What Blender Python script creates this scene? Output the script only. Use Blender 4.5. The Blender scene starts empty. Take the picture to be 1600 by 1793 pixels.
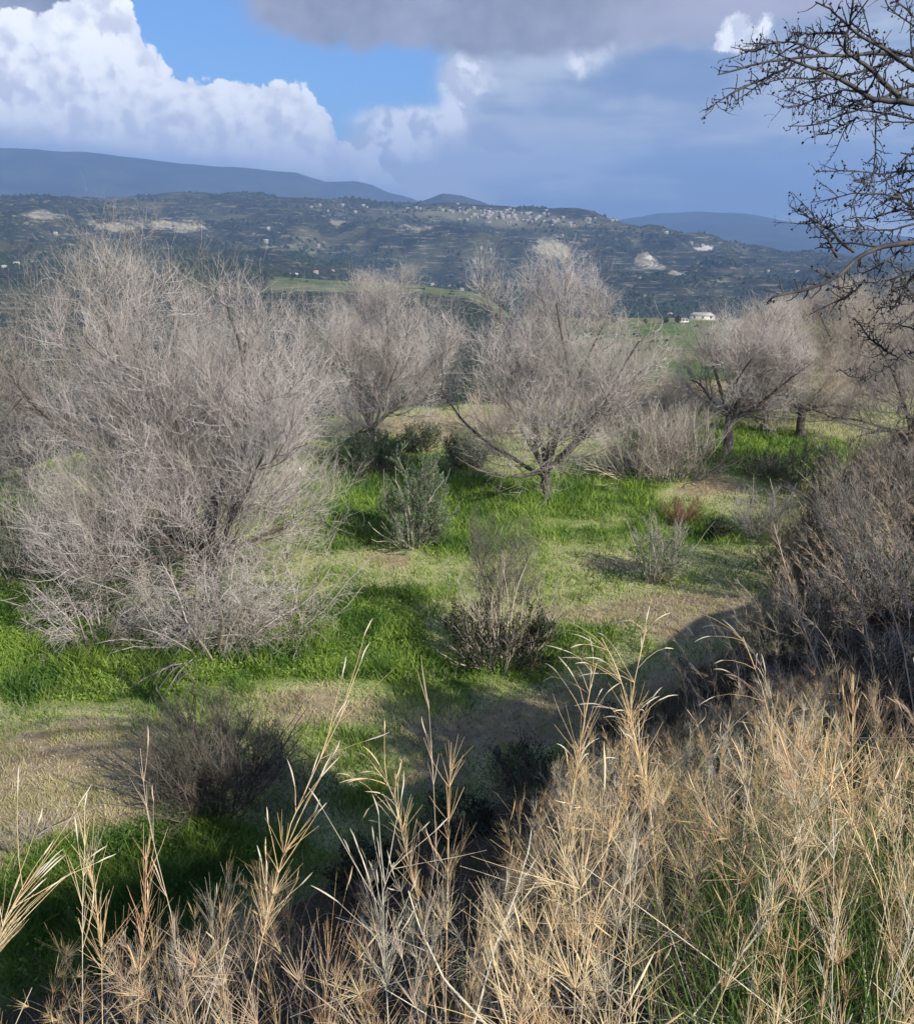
import bpy, math
import numpy as np
R = math.radians
scene = bpy.context.scene
C = scene.collection
# ---------------------------------------------------------------- camera
PITCH, FPX, CX, CY = 17.0, 1617.0, 800.0, 896.5
CAMZ = 6.0
cam_d = bpy.data.cameras.new('camera'); cam = bpy.data.objects.new('camera', cam_d); C.objects.link(cam)
cam.location = (0, 0, CAMZ); cam.rotation_euler = (R(90 - PITCH), 0, 0)
cam_d.sensor_fit = 'VERTICAL'; cam_d.sensor_height = 24; cam_d.lens = 12 * FPX / CY
cam_d.clip_start = 0.05; cam_d.clip_end = 40000
scene.camera = cam
# ---------------------------------------------------------------- light
SUN_EL, SUN_AZ = 32.0, 136.0          # azimuth clockwise from the view direction (+Y)
sd = (math.sin(R(SUN_AZ)) * math.cos(R(SUN_EL)), math.cos(R(SUN_AZ)) * math.cos(R(SUN_EL)), math.sin(R(SUN_EL)))
sun_l = bpy.data.lights.new('sun', 'SUN'); sun_l.energy = 5.0; sun_l.angle = R(0.5); sun_l.color = (1.0, .93, .80)
sun = bpy.data.objects.new('sun', sun_l); C.objects.link(sun)
from mathutils import Vector
sun.rotation_euler = Vector(sd).to_track_quat('Z', 'Y').to_euler()
scene.view_settings.view_transform = 'Standard'; scene.view_settings.look = 'None'
scene.view_settings.exposure = 0.58; scene.view_settings.gamma = 1.0
scene.render.engine = 'CYCLES'
cy = scene.cycles
cy.max_bounces = 4; cy.diffuse_bounces = 2; cy.glossy_bounces = 1; cy.transmission_bounces = 1
cy.volume_bounces = 0; cy.transparent_max_bounces = 8; cy.use_denoising = True
cy.sample_clamp_indirect = 4; cy.caustics_reflective = False; cy.caustics_refractive = False
# ---------------------------------------------------------------- node helpers
class S:
    """a float socket with arithmetic"""
    def __init__(s, nt, sock): s.nt = nt; s.o = sock
    def m(s, op, *a, clamp=False):
        n = s.nt.nodes.new('ShaderNodeMath'); n.operation = op; n.use_clamp = clamp
        for i, v in enumerate((s,) + a):
            if isinstance(v, S): s.nt.links.new(v.o, n.inputs[i])
            else: n.inputs[i].default_value = v
        return S(s.nt, n.outputs[0])
    def __add__(s, b): return s.m('ADD', b)
    __radd__ = __add__
    def __sub__(s, b): return s.m('SUBTRACT', b)
    def __rsub__(s, b): return (s * -1) + b
    def __mul__(s, b): return s.m('MULTIPLY', b)
    __rmul__ = __mul__
    def exp(s): return S.const(s.nt, math.e).m('POWER', s)
    @staticmethod
    def const(nt, v):
        n = nt.nodes.new('ShaderNodeValue'); n.outputs[0].default_value = v; return S(nt, n.outputs[0])
    def step(s, a, b, lo=0.0, hi=1.0):
        n = s.nt.nodes.new('ShaderNodeMapRange'); n.interpolation_type = 'SMOOTHSTEP'
        s.nt.links.new(s.o, n.inputs[0])
        for i, v in zip((1, 2, 3, 4), (a, b, lo, hi)): n.inputs[i].default_value = v
        return S(s.nt, n.outputs[0])
def noise(nt, vec, scale, detail=4, rough=.55, dist=0.0, color=False):
    n = nt.nodes.new('ShaderNodeTexNoise'); n.inputs['Scale'].default_value = scale
    n.inputs['Detail'].default_value = detail; n.inputs['Roughness'].default_value = rough
    n.inputs['Distortion'].default_value = dist
    if vec is not None: nt.links.new(vec, n.inputs['Vector'])
    return n.outputs['Color'] if color else S(nt, n.outputs['Fac'])
def mixc(nt, f, a, b):
    n = nt.nodes.new('ShaderNodeMix'); n.data_type = 'RGBA'
    if isinstance(f, S): nt.links.new(f.o, n.inputs[0])
    else: n.inputs[0].default_value = f
    for i, v in ((6, a), (7, b)):
        if isinstance(v, (tuple, list)): n.inputs[i].default_value = tuple(v[:3]) + (1,)
        else: nt.links.new(v, n.inputs[i])
    return n.outputs[2]
# ---------------------------------------------------------------- world: Nishita sky with winter clouds
W = bpy.data.worlds.new('World'); scene.world = W; W.use_nodes = True
nt = W.node_tree; nt.nodes.clear()
outw = nt.nodes.new('ShaderNodeOutputWorld'); bg = nt.nodes.new('ShaderNodeBackground'); bg.inputs[1].default_value = 0.1
nt.links.new(bg.outputs[0], outw.inputs[0])
sky = nt.nodes.new('ShaderNodeTexSky'); sky.sky_type = 'NISHITA'; sky.sun_disc = False
sky.sun_elevation = R(SUN_EL); sky.sun_rotation = R(SUN_AZ); sky.air_density = 1.0; sky.dust_density = .2; sky.ozone_density = 3.0
tc = nt.nodes.new('ShaderNodeTexCoord'); DV = tc.outputs['Generated']
sx = nt.nodes.new('ShaderNodeSeparateXYZ'); nt.links.new(DV, sx.inputs[0])
dx, dy, dz = (S(nt, sx.outputs[i]) for i in range(3))
AZ = dx.m('ARCTAN2', dy) * 57.2958
EL = dz.m('ARCSINE') * 57.2958
def ray(px, py):
    x = (np.asarray(px, float) - CX) / FPX; y = -(np.asarray(py, float) - CY) / FPX
    cp, sp = math.cos(R(PITCH)), math.sin(R(PITCH))
    d = np.stack([x, cp + y * sp, -sp + y * cp], -1)
    return d / np.linalg.norm(d, axis=-1, keepdims=True)
def azel(px, py):
    d = ray(px, py); return math.degrees(math.atan2(d[0], d[1])), math.degrees(math.asin(d[2]))
DPX = 57.2958 / FPX
nA = noise(nt, DV, 7, 3, .6, .0, True); nB = noise(nt, DV, 26, 5, .66, .0, True)
sa = nt.nodes.new('ShaderNodeSeparateXYZ'); nt.links.new(nA, sa.inputs[0])
sb = nt.nodes.new('ShaderNodeSeparateXYZ'); nt.links.new(nB, sb.inputs[0])
ax, ay = S(nt, sa.outputs[0]) - .5, S(nt, sa.outputs[1]) - .5
bx, by = S(nt, sb.outputs[0]) - .5, S(nt, sb.outputs[1]) - .5
def vor(scale, sm=.35):
    v = nt.nodes.new('ShaderNodeTexVoronoi'); v.feature = 'F1'; v.inputs['Scale'].default_value = scale
    return v
def wv(offset=(0, 0, 0), amt=.03):
    a = nt.nodes.new('ShaderNodeVectorMath'); a.operation = 'MULTIPLY_ADD'; nt.links.new(nB, a.inputs[0])
    a.inputs[1].default_value = (amt,) * 3; nt.links.new(DV, a.inputs[2])
    b = nt.nodes.new('ShaderNodeVectorMath'); b.operation = 'ADD'; nt.links.new(a.outputs[0], b.inputs[0]); b.inputs[1].default_value = offset
    return b.outputs[0]
def puff(offset=(0, 0, 0)):
    w = wv(offset); tot = None
    for sc, am in ((15, .5), (36, .34), (88, .2)):
        v = vor(sc); nt.links.new(w, v.inputs['Vector']); D_ = S(nt, v.outputs['Distance']); t = (1.0 - D_ * D_) * am
        tot = t if tot is None else tot + t
    return tot
P0 = puff(); P1 = puff((.010, 0, .010))
relief = P0 - P1
softx, softy = AZ + ax * 5 + bx * 1.6, EL + ay * 4 + by * 1.2
crx, cry = AZ + bx * 1.2 + ax * 1.2, EL + by * 1.0
def blob(px, py, wx, wy, X=softx, Y=softy):
    a, e = azel(px, py); sxx, syy = wx * DPX, wy * DPX
    u = (X - a) * (1 / sxx); v = (Y - e) * (1 / syy)
    return ((u * u + v * v) * -1.0).exp()
def blobs(lst, X=softx, Y=softy):
    t = None
    for b in lst:
        g = blob(*b[:4], X, Y) * (b[4] if len(b) > 4 else 1.0)
        t = g if t is None else t + g
    return t
def curve(pts, X):
    az0, az1, e0, e1 = -40.0, 40.0, -10.0, 25.0
    n = nt.nodes.new('ShaderNodeFloatCurve'); c = n.mapping.curves[0]; n.mapping.use_clip = False
    ps = sorted(((azel(x, y)[0] - az0) / (az1 - az0), (azel(x, y)[1] - e0) / (e1 - e0)) for x, y in pts)
    while len(c.points) < len(ps): c.points.new(0, 0)
    for p, q in zip(c.points, ps): p.location = q
    n.mapping.update()
    nt.links.new(((X - az0) * (1 / (az1 - az0))).o, n.inputs['Value'])
    return S(nt, n.outputs[0]) * (e1 - e0) + e0
K10 = lambda r, g, b: (r * 10, g * 10, b * 10)
def stretch0(v, s):
    n = nt.nodes.new('ShaderNodeVectorMath'); n.operation = 'MULTIPLY'; nt.links.new(v, n.inputs[0]); n.inputs[1].default_value = s; return n.outputs[0]
# the clear blue
mul = nt.nodes.new('ShaderNodeMix'); mul.data_type = 'RGBA'; mul.blend_type = 'MULTIPLY'; mul.inputs[0].default_value = 1
nt.links.new(sky.outputs[0], mul.inputs[6]); mul.inputs[7].default_value = (.52, .71, .98, 1)
col = mul.outputs[2]
# grey-blue sheet over the right half
m_sheet = blobs([(1150, 250, 330, 200), (1500, 120, 330, 260), (800, 310, 260, 62, .9), (930, 130, 90, 110, .9), (1900, 300, 500, 400), (600, 335, 200, 40, .6)])
sheet_al = m_sheet.step(.22, .75)
tone = noise(nt, DV, 5, 4, .55)
sheetc = mixc(nt, (tone + (nA_z := noise(nt, stretch0(DV, (6, 6, 34)), 1, 4, .6) - .5) * .9).step(.36, .64), K10(.20, .26, .36), K10(.47, .50, .55))
sheetc = mixc(nt, blobs([(860, 260, 230, 70), (1380, 90, 160, 60, .6), (1330, 200, 200, 60, .6)]).step(.15, 1.0) * .75, sheetc, K10(.46, .47, .54))
sheetc = mixc(nt, blobs([(1170, 140, 140, 42, 1.3), (960, 180, 70, 30, .5), (1400, 300, 200, 40, .9), (1050, 360, 330, 30, .6)]).step(.2, .95) * .8, sheetc, K10(.15, .21, .35))
sheetc = mixc(nt, blobs([(860, 225, 50, 20), (900, 245, 60, 10, .8)]).step(.25, .9) * .35, sheetc, K10(.18, .23, .36))
sheetc = mixc(nt, blobs([(1570, 405, 170, 20)], crx, cry).step(.35, .9) * .8, sheetc, K10(.62, .64, .68))
col = mixc(nt, sheet_al * .96, col, sheetc)
# mid pale cloud banks
pale = blobs([(710, 214, 88, 26), (820, 128, 42, 46, .95), (800, 190, 30, 40, .4), (660, 262, 110, 22, .7), (1050, 70, 65, 32, .7), (1010, 105, 18, 26, .6)], AZ + ax * 2.2 + bx * 1.6, EL + ay * 1.4 + by * 1.6)
col = mixc(nt, (pale + by * .35).step(.15, .80) * .92, col, mixc(nt, relief.step(-.10, .10), K10(.52, .54, .61), K10(.84, .84, .87)))
# dark grey roll along the top
dk = blobs([(640, 10, 150, 44), (860, -10, 330, 78), (700, 35, 90, 34, .6), (1120, 0, 170, 60, .9), (1300, -60, 500, 80), (-400, -60, 300, 90), (40, -12, 110, 36, 1.0)])
dkc = mixc(nt, noise(nt, DV, 11, 4, .6).step(.35, .68), K10(.19, .19, .22), K10(.33, .32, .37))
dkc = mixc(nt, blobs([(1350, 30, 260, 60)]).step(.2, .9) * .6, dkc, K10(.42, .40, .49))
col = mixc(nt, dk.step(.35, .78) * .95, col, dkc)
# bright puff right
nC = noise(nt, DV, 75, 4, .7)
pf = blobs([(1292, 48, 22, 24), (1346, 42, 16, 15, .85), (1262, 72, 18, 15, .8), (1310, 74, 34, 16, .7)], AZ + bx * 2.2 + ax * .6, EL + by * 2.0)
col = mixc(nt, (pf + (nC - .5) * .9).step(.25, .80), col, mixc(nt, relief.step(-.08, .10), K10(.60, .61, .68), K10(.90, .90, .89)))
# the big cumulus on the left
top = curve([(-900, -250), (-300, -60), (-60, 30), (20, 48), (90, 38), (130, 12), (160, -40), (205, -45), (222, 20), (250, 75), (285, 120), (305, 155), (360, 168), (430, 170), (500, 190), (560, 212), (590, 240), (620, 270), (650, 300), (680, 330), (760, 420), (1600, 500)], AZ + bx * 1.3 + ax * .8)
d_in = top - EL + by * 1.6 + (P0 - .5) * 3.0 + (nC - .5) * .9 + .35
m_cu = d_in.step(-.12, .22)
low = (EL * -1.0 + azel(300, 225)[1] + ay * 3 + AZ * -.05).step(-1.0, 2.5)
cuc = mixc(nt, (relief + by * .22 + (nC - .5) * .30).step(-.20, .15), K10(.62, .63, .70), K10(.98, .98, .97))
cuc = mixc(nt, (P0 + ay * .6).step(.28, .62), mixc(nt, .45, cuc, K10(.60, .61, .69)), cuc)
cuc = mixc(nt, (d_in.step(.0, 1.6, 1, 0)) * .45, cuc, K10(.92, .92, .92))
cuc = mixc(nt, low * .50, cuc, K10(.66, .67, .75))
hz = (EL * -1.0 + azel(300, 278)[1] + AZ * -.10 - 1.2 + by * .8).step(-.5, .9)
cuc = mixc(nt, hz * .85, cuc, K10(.34, .40, .54))
col = mixc(nt, m_cu, col, cuc)
col = mixc(nt, EL.step(15, 30) * dy.step(-.3, .5), col, K10(.10, .115, .155))  # overhead sky, out of view, darkened with a cloud tone to weaken the fill
nt.links.new(col, bg.inputs[0])
W.cycles.sampling_method = 'MANUAL'; W.cycles.sample_map_resolution = 512
# ---------------------------------------------------------------- geometry helpers
def nrm(v): return v / np.maximum(np.linalg.norm(v, axis=-1, keepdims=True), 1e-9)
class Geo:
    def __init__(s): s.v = []; s.q = []; s.t = []; s.n = 0
    def add(s, v, q=None, t=None):
        s.v.append(np.asarray(v, float).reshape(-1, 3))
        if q is not None and len(q): s.q.append(np.asarray(q).reshape(-1, 4) + s.n)
        if t is not None and len(t): s.t.append(np.asarray(t).reshape(-1, 3) + s.n)
        s.n += len(s.v[-1])
    def tubes(s, P, Rr, sides=3, seed=0):
        """P (N,K,3) polylines, Rr (N,K) radii"""
        N, K = P.shape[:2]
        if N == 0: return s
        T = np.empty_like(P); T[:, 1:-1] = P[:, 2:] - P[:, :-2]; T[:, 0] = P[:, 1] - P[:, 0]; T[:, -1] = P[:, -1] - P[:, -2]
        T = nrm(T); ref = np.random.default_rng(seed).normal(size=(N, 1, 3)); u = nrm(np.cross(T, ref)); w = np.cross(T, u)
        a = np.arange(sides) * 2 * np.pi / sides
        V = P[:, :, None] + Rr[:, :, None, None] * (np.cos(a)[:, None] * u[:, :, None] + np.sin(a)[:, None] * w[:, :, None])
        base = (np.arange(N)[:, None, None] * K + np.arange(K - 1)[None, :, None]) * sides
        j = np.arange(sides); j2 = (j + 1) % sides
        Q = np.stack([base + j, base + j2, base + sides + j2, base + sides + j], -1)
        s.add(V, Q); return s
    def ribbons(s, P, Wd, seed=0):
        N, K = P.shape[:2]
        if N == 0: return s
        T = np.empty_like(P); T[:, 1:-1] = P[:, 2:] - P[:, :-2]; T[:, 0] = P[:, 1] - P[:, 0]; T[:, -1] = P[:, -1] - P[:, -2]
        ref = np.random.default_rng(seed).normal(size=(N, 1, 3)) * (1, 1, .3); u = nrm(np.cross(T, ref)) * Wd[:, :, None]
        V = np.stack([P - u, P + u], 2)
        base = (np.arange(N)[:, None] * K + np.arange(K - 1)[None, :]) * 2
        s.add(V, np.stack([base, base + 1, base + 3, base + 2], -1)); return s
    def leaves(s, P, D, L, Wd, rng):
        """diamond leaves: base P, direction D"""
        N = len(P); 
        if N == 0: return s
        D = nrm(D); u = nrm(np.cross(D, rng.normal(size=(N, 3)))); L = np.broadcast_to(L, (N,))[:, None]; Wd = np.broadcast_to(Wd, (N,))[:, None]
        fold = np.cross(D, u) * Wd * .35
        V = np.stack([P, P + D * L * .5 + u * Wd + fold, P + D * L, P + D * L * .5 - u * Wd + fold], 1)
        s.add(V, np.arange(N)[:, None] * 4 + np.arange(4)); return s
    def octa(s, P, r):
        N = len(P); r = np.broadcast_to(r, (N,))
        o = np.array([[1, 0, 0], [0, 1, 0], [-1, 0, 0], [0, -1, 0], [0, 0, 1.25], [0, 0, -1]])
        V = P[:, None] + o[None] * r[:, None, None]
        f = np.array([[0, 1, 4], [1, 2, 4], [2, 3, 4], [3, 0, 4], [1, 0, 5], [2, 1, 5], [3, 2, 5], [0, 3, 5]])
        s.add(V, None, np.arange(N)[:, None, None] * 6 + f); return s
    def build(s, name, mat, parent=None, smooth=False, loc=(0, 0, 0)):
        me = bpy.data.meshes.new(name)
        V = np.concatenate(s.v) if s.v else np.zeros((0, 3))
        q = np.concatenate(s.q) if s.q else np.zeros((0, 4), int); t = np.concatenate(s.t) if s.t else np.zeros((0, 3), int)
        V = V - np.asarray(loc, float) if parent is None else V
        me.vertices.add(len(V)); me.vertices.foreach_set('co', V.astype(np.float32).ravel())
        nl = q.size + t.size; me.loops.add(nl); me.loops.foreach_set('vertex_index', np.concatenate([q.ravel(), t.ravel()]).astype(np.int32))
        me.polygons.add(len(q) + len(t))
        me.polygons.foreach_set('loop_start', np.concatenate([np.arange(len(q)) * 4, q.size + np.arange(len(t)) * 3]).astype(np.int32))
        if smooth: me.polygons.foreach_set('use_smooth', np.ones(len(q) + len(t), bool))
        me.update(calc_edges=True)
        if mat: me.materials.append(mat)
        o = bpy.data.objects.new(name, me); C.objects.link(o)
        if parent is not None: o.parent = parent
        else: o.location = loc
        return o
def tag(o, label=None, cat=None, group=None, kind=None):
    if label: o['label'] = label
    if cat: o['category'] = cat
    if group: o['group'] = group
    if kind: o['kind'] = kind
    return o
def thing(name, loc, label, cat, group=None):
    o = bpy.data.objects.new(name, None); C.objects.link(o); o.location = loc; o.empty_display_size = .2
    return tag(o, label, cat, group)
_pt = np.random.default_rng(5).permutation(512)
def pn(x, y):
    """2D value noise, -1..1"""
    x = np.asarray(x, float); y = np.asarray(y, float); xi = np.floor(x).astype(int); yi = np.floor(y).astype(int); fx = x - xi; fy = y - yi
    fx = fx * fx * (3 - 2 * fx); fy = fy * fy * (3 - 2 * fy)
    h = lambda a, b: _pt[(_pt[a & 511] + b) & 511] / 255.5 - 1
    return (h(xi, yi) * (1 - fx) + h(xi + 1, yi) * fx) * (1 - fy) + (h(xi, yi + 1) * (1 - fx) + h(xi + 1, yi + 1) * fx) * fy
def fbm(x, y, o=5, g=.5):
    t = 0; a = 1; s_ = 0
    for k in range(o): t = t + a * pn(x * 2 ** k + 17.3 * k, y * 2 ** k - 9.1 * k); s_ += a; a *= g
    return t / s_
def sst(x, a, b): t = np.clip((x - a) / (b - a), 0, 1); return t * t * (3 - 2 * t)
# ---------------------------------------------------------------- terrain heights
BL = np.array([(-14., 1.0), (-6., 4.6), (-2.2, 7.0), (-.8, 8.0), (.5, 8.9), (2.9, 11.6), (4.7, 13.6), (6.0, 17.0), (7.6, 20.4), (11.0, 25.0), (17., 31.), (26., 38.), (60., 60.)])
def bank_s(x, y):
    """signed distance from the foot of the bank, positive on the camera's side"""
    x = np.asarray(x, float); y = np.asarray(y, float); best = np.full(np.broadcast(x, y).shape, 1e9); sg = np.ones_like(best)
    for (x0, y0), (x1, y1) in zip(BL[:-1], BL[1:]):
        dx_, dy_ = x1 - x0, y1 - y0; t = np.clip(((x - x0) * dx_ + (y - y0) * dy_) / (dx_ * dx_ + dy_ * dy_), 0, 1)
        d = np.hypot(x - x0 - t * dx_, y - y0 - t * dy_); side = -np.sign(dx_ * (y - y0) - dy_ * (x - x0))
        m = d < best; best = np.where(m, d, best); sg = np.where(m, side, sg)
    return best * sg
COLS = {-1600: [(60, -16), (150, -40), (400, -50), (1000, -90), (1300, -100), (1800, -60), (2600, 0), (3800, 130)],
    0: [(60, -14), (150, -36), (400, 'y652'), (700, 'y602'), (1000, 'y548'), (1300, 'y500'), (1800, 'y460'), (2400, 'y418'), (3000, 'y382'), (3800, 'y336')],
    400: [(60, -12), (150, -34), (400, 'y640'), (700, 'y590'), (1000, 'y540'), (1250, 'y492'), (1700, 'y466'), (2300, 'y436'), (3000, 'y395'), (3850, 'y341')],
    700: [(60, -9), (150, -32), (400, 'y630'), (700, 'y580'), (1000, 'y530'), (1250, 'y503'), (1400, 'y494'), (1620, -110), (2200, 'y474'), (2800, 'y425'), (3300, 'y388'), (3900, 'y352')],
    800: [(60, -8), (150, -32), (400, 'y630'), (700, 'y580'), (1000, 'y535'), (1250, 'y512'), (1350, 'y508'), (1600, -125), (2200, 'y480'), (2800, 'y425'), (3300, 'y385'), (3900, 'y345')],
    1000: [(60, -6), (150, -30), (300, 'y645'), (450, 'y610'), (700, 'y566'), (820, -62), (1100, -125), (1500, -150), (2100, 'y515'), (2600, 'y462'), (3100, 'y410'), (3700, 'y368')],
    1200: [(60, -5), (150, -28), (300, 'y640'), (450, 'y604'), (700, 'y558'), (780, 'y556'), (1000, -120), (1500, -150), (2000, 'y532'), (2500, 'y485'), (3000, 'y440'), (3350, 'y412')],
    1400: [(60, -4), (150, -28), (300, 'y640'), (450, 'y606'), (700, 'y566'), (780, 'y562'), (1000, -120), (1500, -150), (2000, 'y536'), (2500, 'y505'), (3000, 'y465'), (3500, 'y438')],
    1600: [(60, -4), (150, -28), (300, 'y640'), (450, 'y606'), (700, 'y566'), (800, -70), (1000, -120), (1500, -150), (2200, 'y530'), (2600, 'y505'), (3200, 'y480'), (3700, 'y462')],
    3200: [(60, -4), (150, -28), (400, -46), (800, -70), (1000, -120), (1500, -150), (2200, -120), (3000, -60), (3600, 0), (3900, 30)]}
RS = np.array([46., 52, 60, 80, 110, 150, 220, 300, 370, 450, 570, 700, 740, 780, 860, 1000, 1150, 1250, 1330, 1400, 1500, 1620, 1800, 2000, 2200, 2400, 2600, 2800, 3000, 3150, 3300, 3400, 3500, 3600, 3700, 3800, 3900, 4100, 4600, 5500, 8000, 14000])
def col_profile(px, lst):
    r = [46.]; z = [-6.0 if px < 900 else -2.5]
    for d, v in lst:
        if isinstance(v, str):
            dv = ray(px, float(v[1:])); v = CAMZ + d * dv[2] / math.hypot(dv[0], dv[1])
        r.append(d); z.append(v)
    r += [r[-1] + 350, 5500, 14000]; z += [z[-1] - 30, -150, -150]
    return np.interp(RS, r, z)
_cx = sorted(COLS); _prof = np.array([col_profile(c, COLS[c]) for c in _cx])
_caz = np.degrees(np.arctan((np.array(_cx) - CX) / FPX * math.cos(R(PITCH))))
def far_h(x, y):
    r = np.hypot(x, y); az = np.degrees(np.arctan2(x, y)); az = np.clip(az, _caz[0], _caz[-1])
    ri = np.clip(np.searchsorted(RS, r) - 1, 0, len(RS) - 2); fr = np.clip((r - RS[ri]) / (RS[ri + 1] - RS[ri]), 0, 1)
    ai = np.clip(np.searchsorted(_caz, az) - 1, 0, len(_caz) - 2); fa = (az - _caz[ai]) / (_caz[ai + 1] - _caz[ai]); fa = fa * fa * (3 - 2 * fa)
    z = (_prof[ai, ri] * (1 - fr) + _prof[ai, ri + 1] * fr) * (1 - fa) + (_prof[ai + 1, ri] * (1 - fr) + _prof[ai + 1, ri + 1] * fr) * fa
    # relief: gullies on the hillside, soft steps on the fields
    hill = sst(r, 1500, 2300) * (1 - .75 * sst(r, 3100, 3700)) * (1 - sst(r, 4300, 5600))
    q = fbm(x / 520, y / 760, 5, .55); rid = 1 - np.abs(fbm(x / 430 + 9, y / 430 + 3, 5, .5)) * 2
    z = z + hill * (q * 52 + (rid - .6) * 88 + fbm(x / 130 + 5, y / 170, 3) * 13) + sst(r, 3300, 3900) * (1 - sst(r, 4300, 5000)) * fbm(x / 150, y / 400, 4) * 9
    mid = sst(r, 70, 200) * (1 - sst(r, 1300, 1700))
    z = z + mid * (fbm(x / 90, y / 60, 4) * 2.2 + fbm(x / 400, y / 300, 2) * 5)
    return z
def edge_y(x): return np.maximum(33 + .42 * x, 24) + fbm(x / 6, x * 0 + 3, 3) * 1.2
def near_h(x, y):
    s_ = bank_s(x, y) + fbm(x / 1.7, y / 1.7, 3) * .35
    t = np.clip(s_ / 5.9, 0, 1); b = s_.clip(0, 12) * .74; b = 4.6 - np.log1p(np.exp((4.6 - b) * 1.6)) / 1.6; b = b * sst(s_, -.1, .9) * (1 - .28 * sst(y, 9, 16))
    b = b + np.clip(s_ - 9, 0, 200) * .03
    ter = fbm(x / 5, y / 5, 4) * .16 + fbm(x / .9, y / .9, 2) * .03 + .25 * sst(y, 18, 30) * sst(x, 0, 12)
    z = ter * (1 - .7 * t) + b
    dr = np.clip(y - edge_y(x), 0, 100) * (1 - sst(s_, 0, 8)); left = np.clip(-13 - x + .25 * (y - 14), 0, 60) * sst(y, 4, 12) * .3
    return z - dr * .42 - np.minimum(left, 6)
def gh(x, y):
    x = np.asarray(x, float); y = np.asarray(y, float); r = np.hypot(x, y); w = sst(r, 36, 62)
    fr = far_h(x, y); back = sst(-y, -8, 30)
    zf = fr * (1 - back) + 5 * back
    return near_h(x, y) * (1 - w) + zf * w
def hit(px, py, rmin=.8, rmax=5000):
    """where the line of sight meets the ground"""
    d = ray(px, py); ts = np.geomspace(rmin, rmax, 2500); P = d[None] * ts[:, None]; z = gh(P[:, 0], P[:, 1]); under = np.nonzero(P[:, 2] + CAMZ < z)[0]
    k = under[0] if len(under) else len(ts) - 1
    a, b = ts[max(k - 1, 0)], ts[k]
    for _ in range(30):
        m = (a + b) / 2; p = d * m
        if p[2] + CAMZ < gh(p[0], p[1]): b = m
        else: a = m
    p = d * b; return np.array([p[0], p[1], gh(p[0], p[1])])
def at(px, py, depth):
    """point on the line of sight at a given forward depth"""
    d = ray(px, py); return d / (d[..., 1:2] * math.cos(R(PITCH)) - d[..., 2:3] * math.sin(R(PITCH))) * depth + np.array([0, 0, CAMZ])
def proj(P):
    P = np.asarray(P, float); q = P - (0, 0, CAMZ); cp, sp = math.cos(R(PITCH)), math.sin(R(PITCH))
    dep = q[..., 1] * cp - q[..., 2] * sp; up = q[..., 1] * sp + q[..., 2] * cp
    dd = np.maximum(dep, 1e-3)
    return CX + FPX * q[..., 0] / dd, CY - FPX * up / dd, dep
# ---------------------------------------------------------------- materials
def newmat(name):
    m = bpy.data.materials.new(name); m.use_nodes = True; nt = m.node_tree
    return m, nt, nt.nodes['Principled BSDF']
def plant_mat(name, a, b, c=None, scale=3, rough=.8, spec=.15, trans=0.0):
    m, nt, p = newmat(name); g = nt.nodes.new('ShaderNodeNewGeometry'); rnd = S(nt, g.outputs['Random Per Island'])
    tcn = nt.nodes.new('ShaderNodeTexCoord'); n = noise(nt, tcn.outputs['Object'], scale, 4)
    col = mixc(nt, rnd, a, b)
    if c: col = mixc(nt, n.step(.42, .62), col, c)
    nt.links.new(col, p.inputs['Base Color']); p.inputs['Roughness'].default_value = rough
    p.inputs['Specular IOR Level'].default_value = spec
    if trans:
        tr = nt.nodes.new('ShaderNodeBsdfTranslucent'); nt.links.new(col, tr.inputs[0]); mx = nt.nodes.new('ShaderNodeMixShader'); mx.inputs[0].default_value = trans
        nt.links.new(p.outputs[0], mx.inputs[1]); nt.links.new(tr.outputs[0], mx.inputs[2]); nt.links.new(mx.outputs[0], nt.nodes['Material Output'].inputs[0])
    return m
M = {}
M['bark'] = plant_mat('bark', (.10, .085, .075), (.16, .14, .12), (.07, .06, .055), 9)
M['limb'] = plant_mat('limb_bark', (.20, .17, .16), (.33, .28, .26), (.14, .12, .11), 6)
M['twig_pink'] = plant_mat('pinkish twigs', (.45, .395, .38), (.80, .74, .70), (.42, .38, .34), 1.2)
M['twig_tan'] = plant_mat('tan twigs', (.48, .40, .30), (.68, .60, .48), (.44, .38, .33), 1.0)
M['twig_grey'] = plant_mat('grey twigs', (.32, .28, .27), (.56, .50, .47), (.36, .33, .27), 1.2)
M['twig_lichen'] = plant_mat('lichened twigs', (.36, .34, .27), (.52, .48, .40), (.38, .32, .30), 1.2)
M['twig_dark'] = plant_mat('dark twigs', (.11, .092, .08), (.26, .22, .185), (.11, .11, .08), 2)
M['spiny'] = plant_mat('shaded spiny bark', (.022, .020, .025), (.045, .04, .045), (.085, .08, .075), 14, .7, .25)  # silhouette shade in the near-black tones, lit grey flecks in the third colour
M['bud'] = plant_mat('dark buds', (.025, .02, .022), (.05, .04, .04), None, 9, .6)
M['olive'] = plant_mat('grey green leaves', (.13, .20, .10), (.23, .30, .17), (.08, .13, .06), 2, .6, .3, .15)
M['green'] = plant_mat('green leaves', (.05, .10, .03), (.10, .17, .05), (.04, .08, .03), 2, .6, .3, .2)
M['dkgreen'] = plant_mat('dark green leaves', (.025, .045, .022), (.06, .085, .04), (.035, .05, .03), 2, .6, .25, .1)
M['rust'] = plant_mat('rusty twigs', (.20, .11, .07), (.32, .20, .13), (.14, .09, .06), 3)
M['straw'] = plant_mat('straw', (.68, .49, .26), (.93, .78, .50), (.78, .55, .29), 5, .6, .25, .10)
M['straw_pale'] = plant_mat('pale straw', (.66, .58, .42), (.80, .74, .58), None, 5, .55, .3, .15)
M['straw_red'] = plant_mat('reddish straw', (.52, .30, .17), (.70, .48, .28), (.72, .58, .36), 7, .6, .25)
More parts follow.
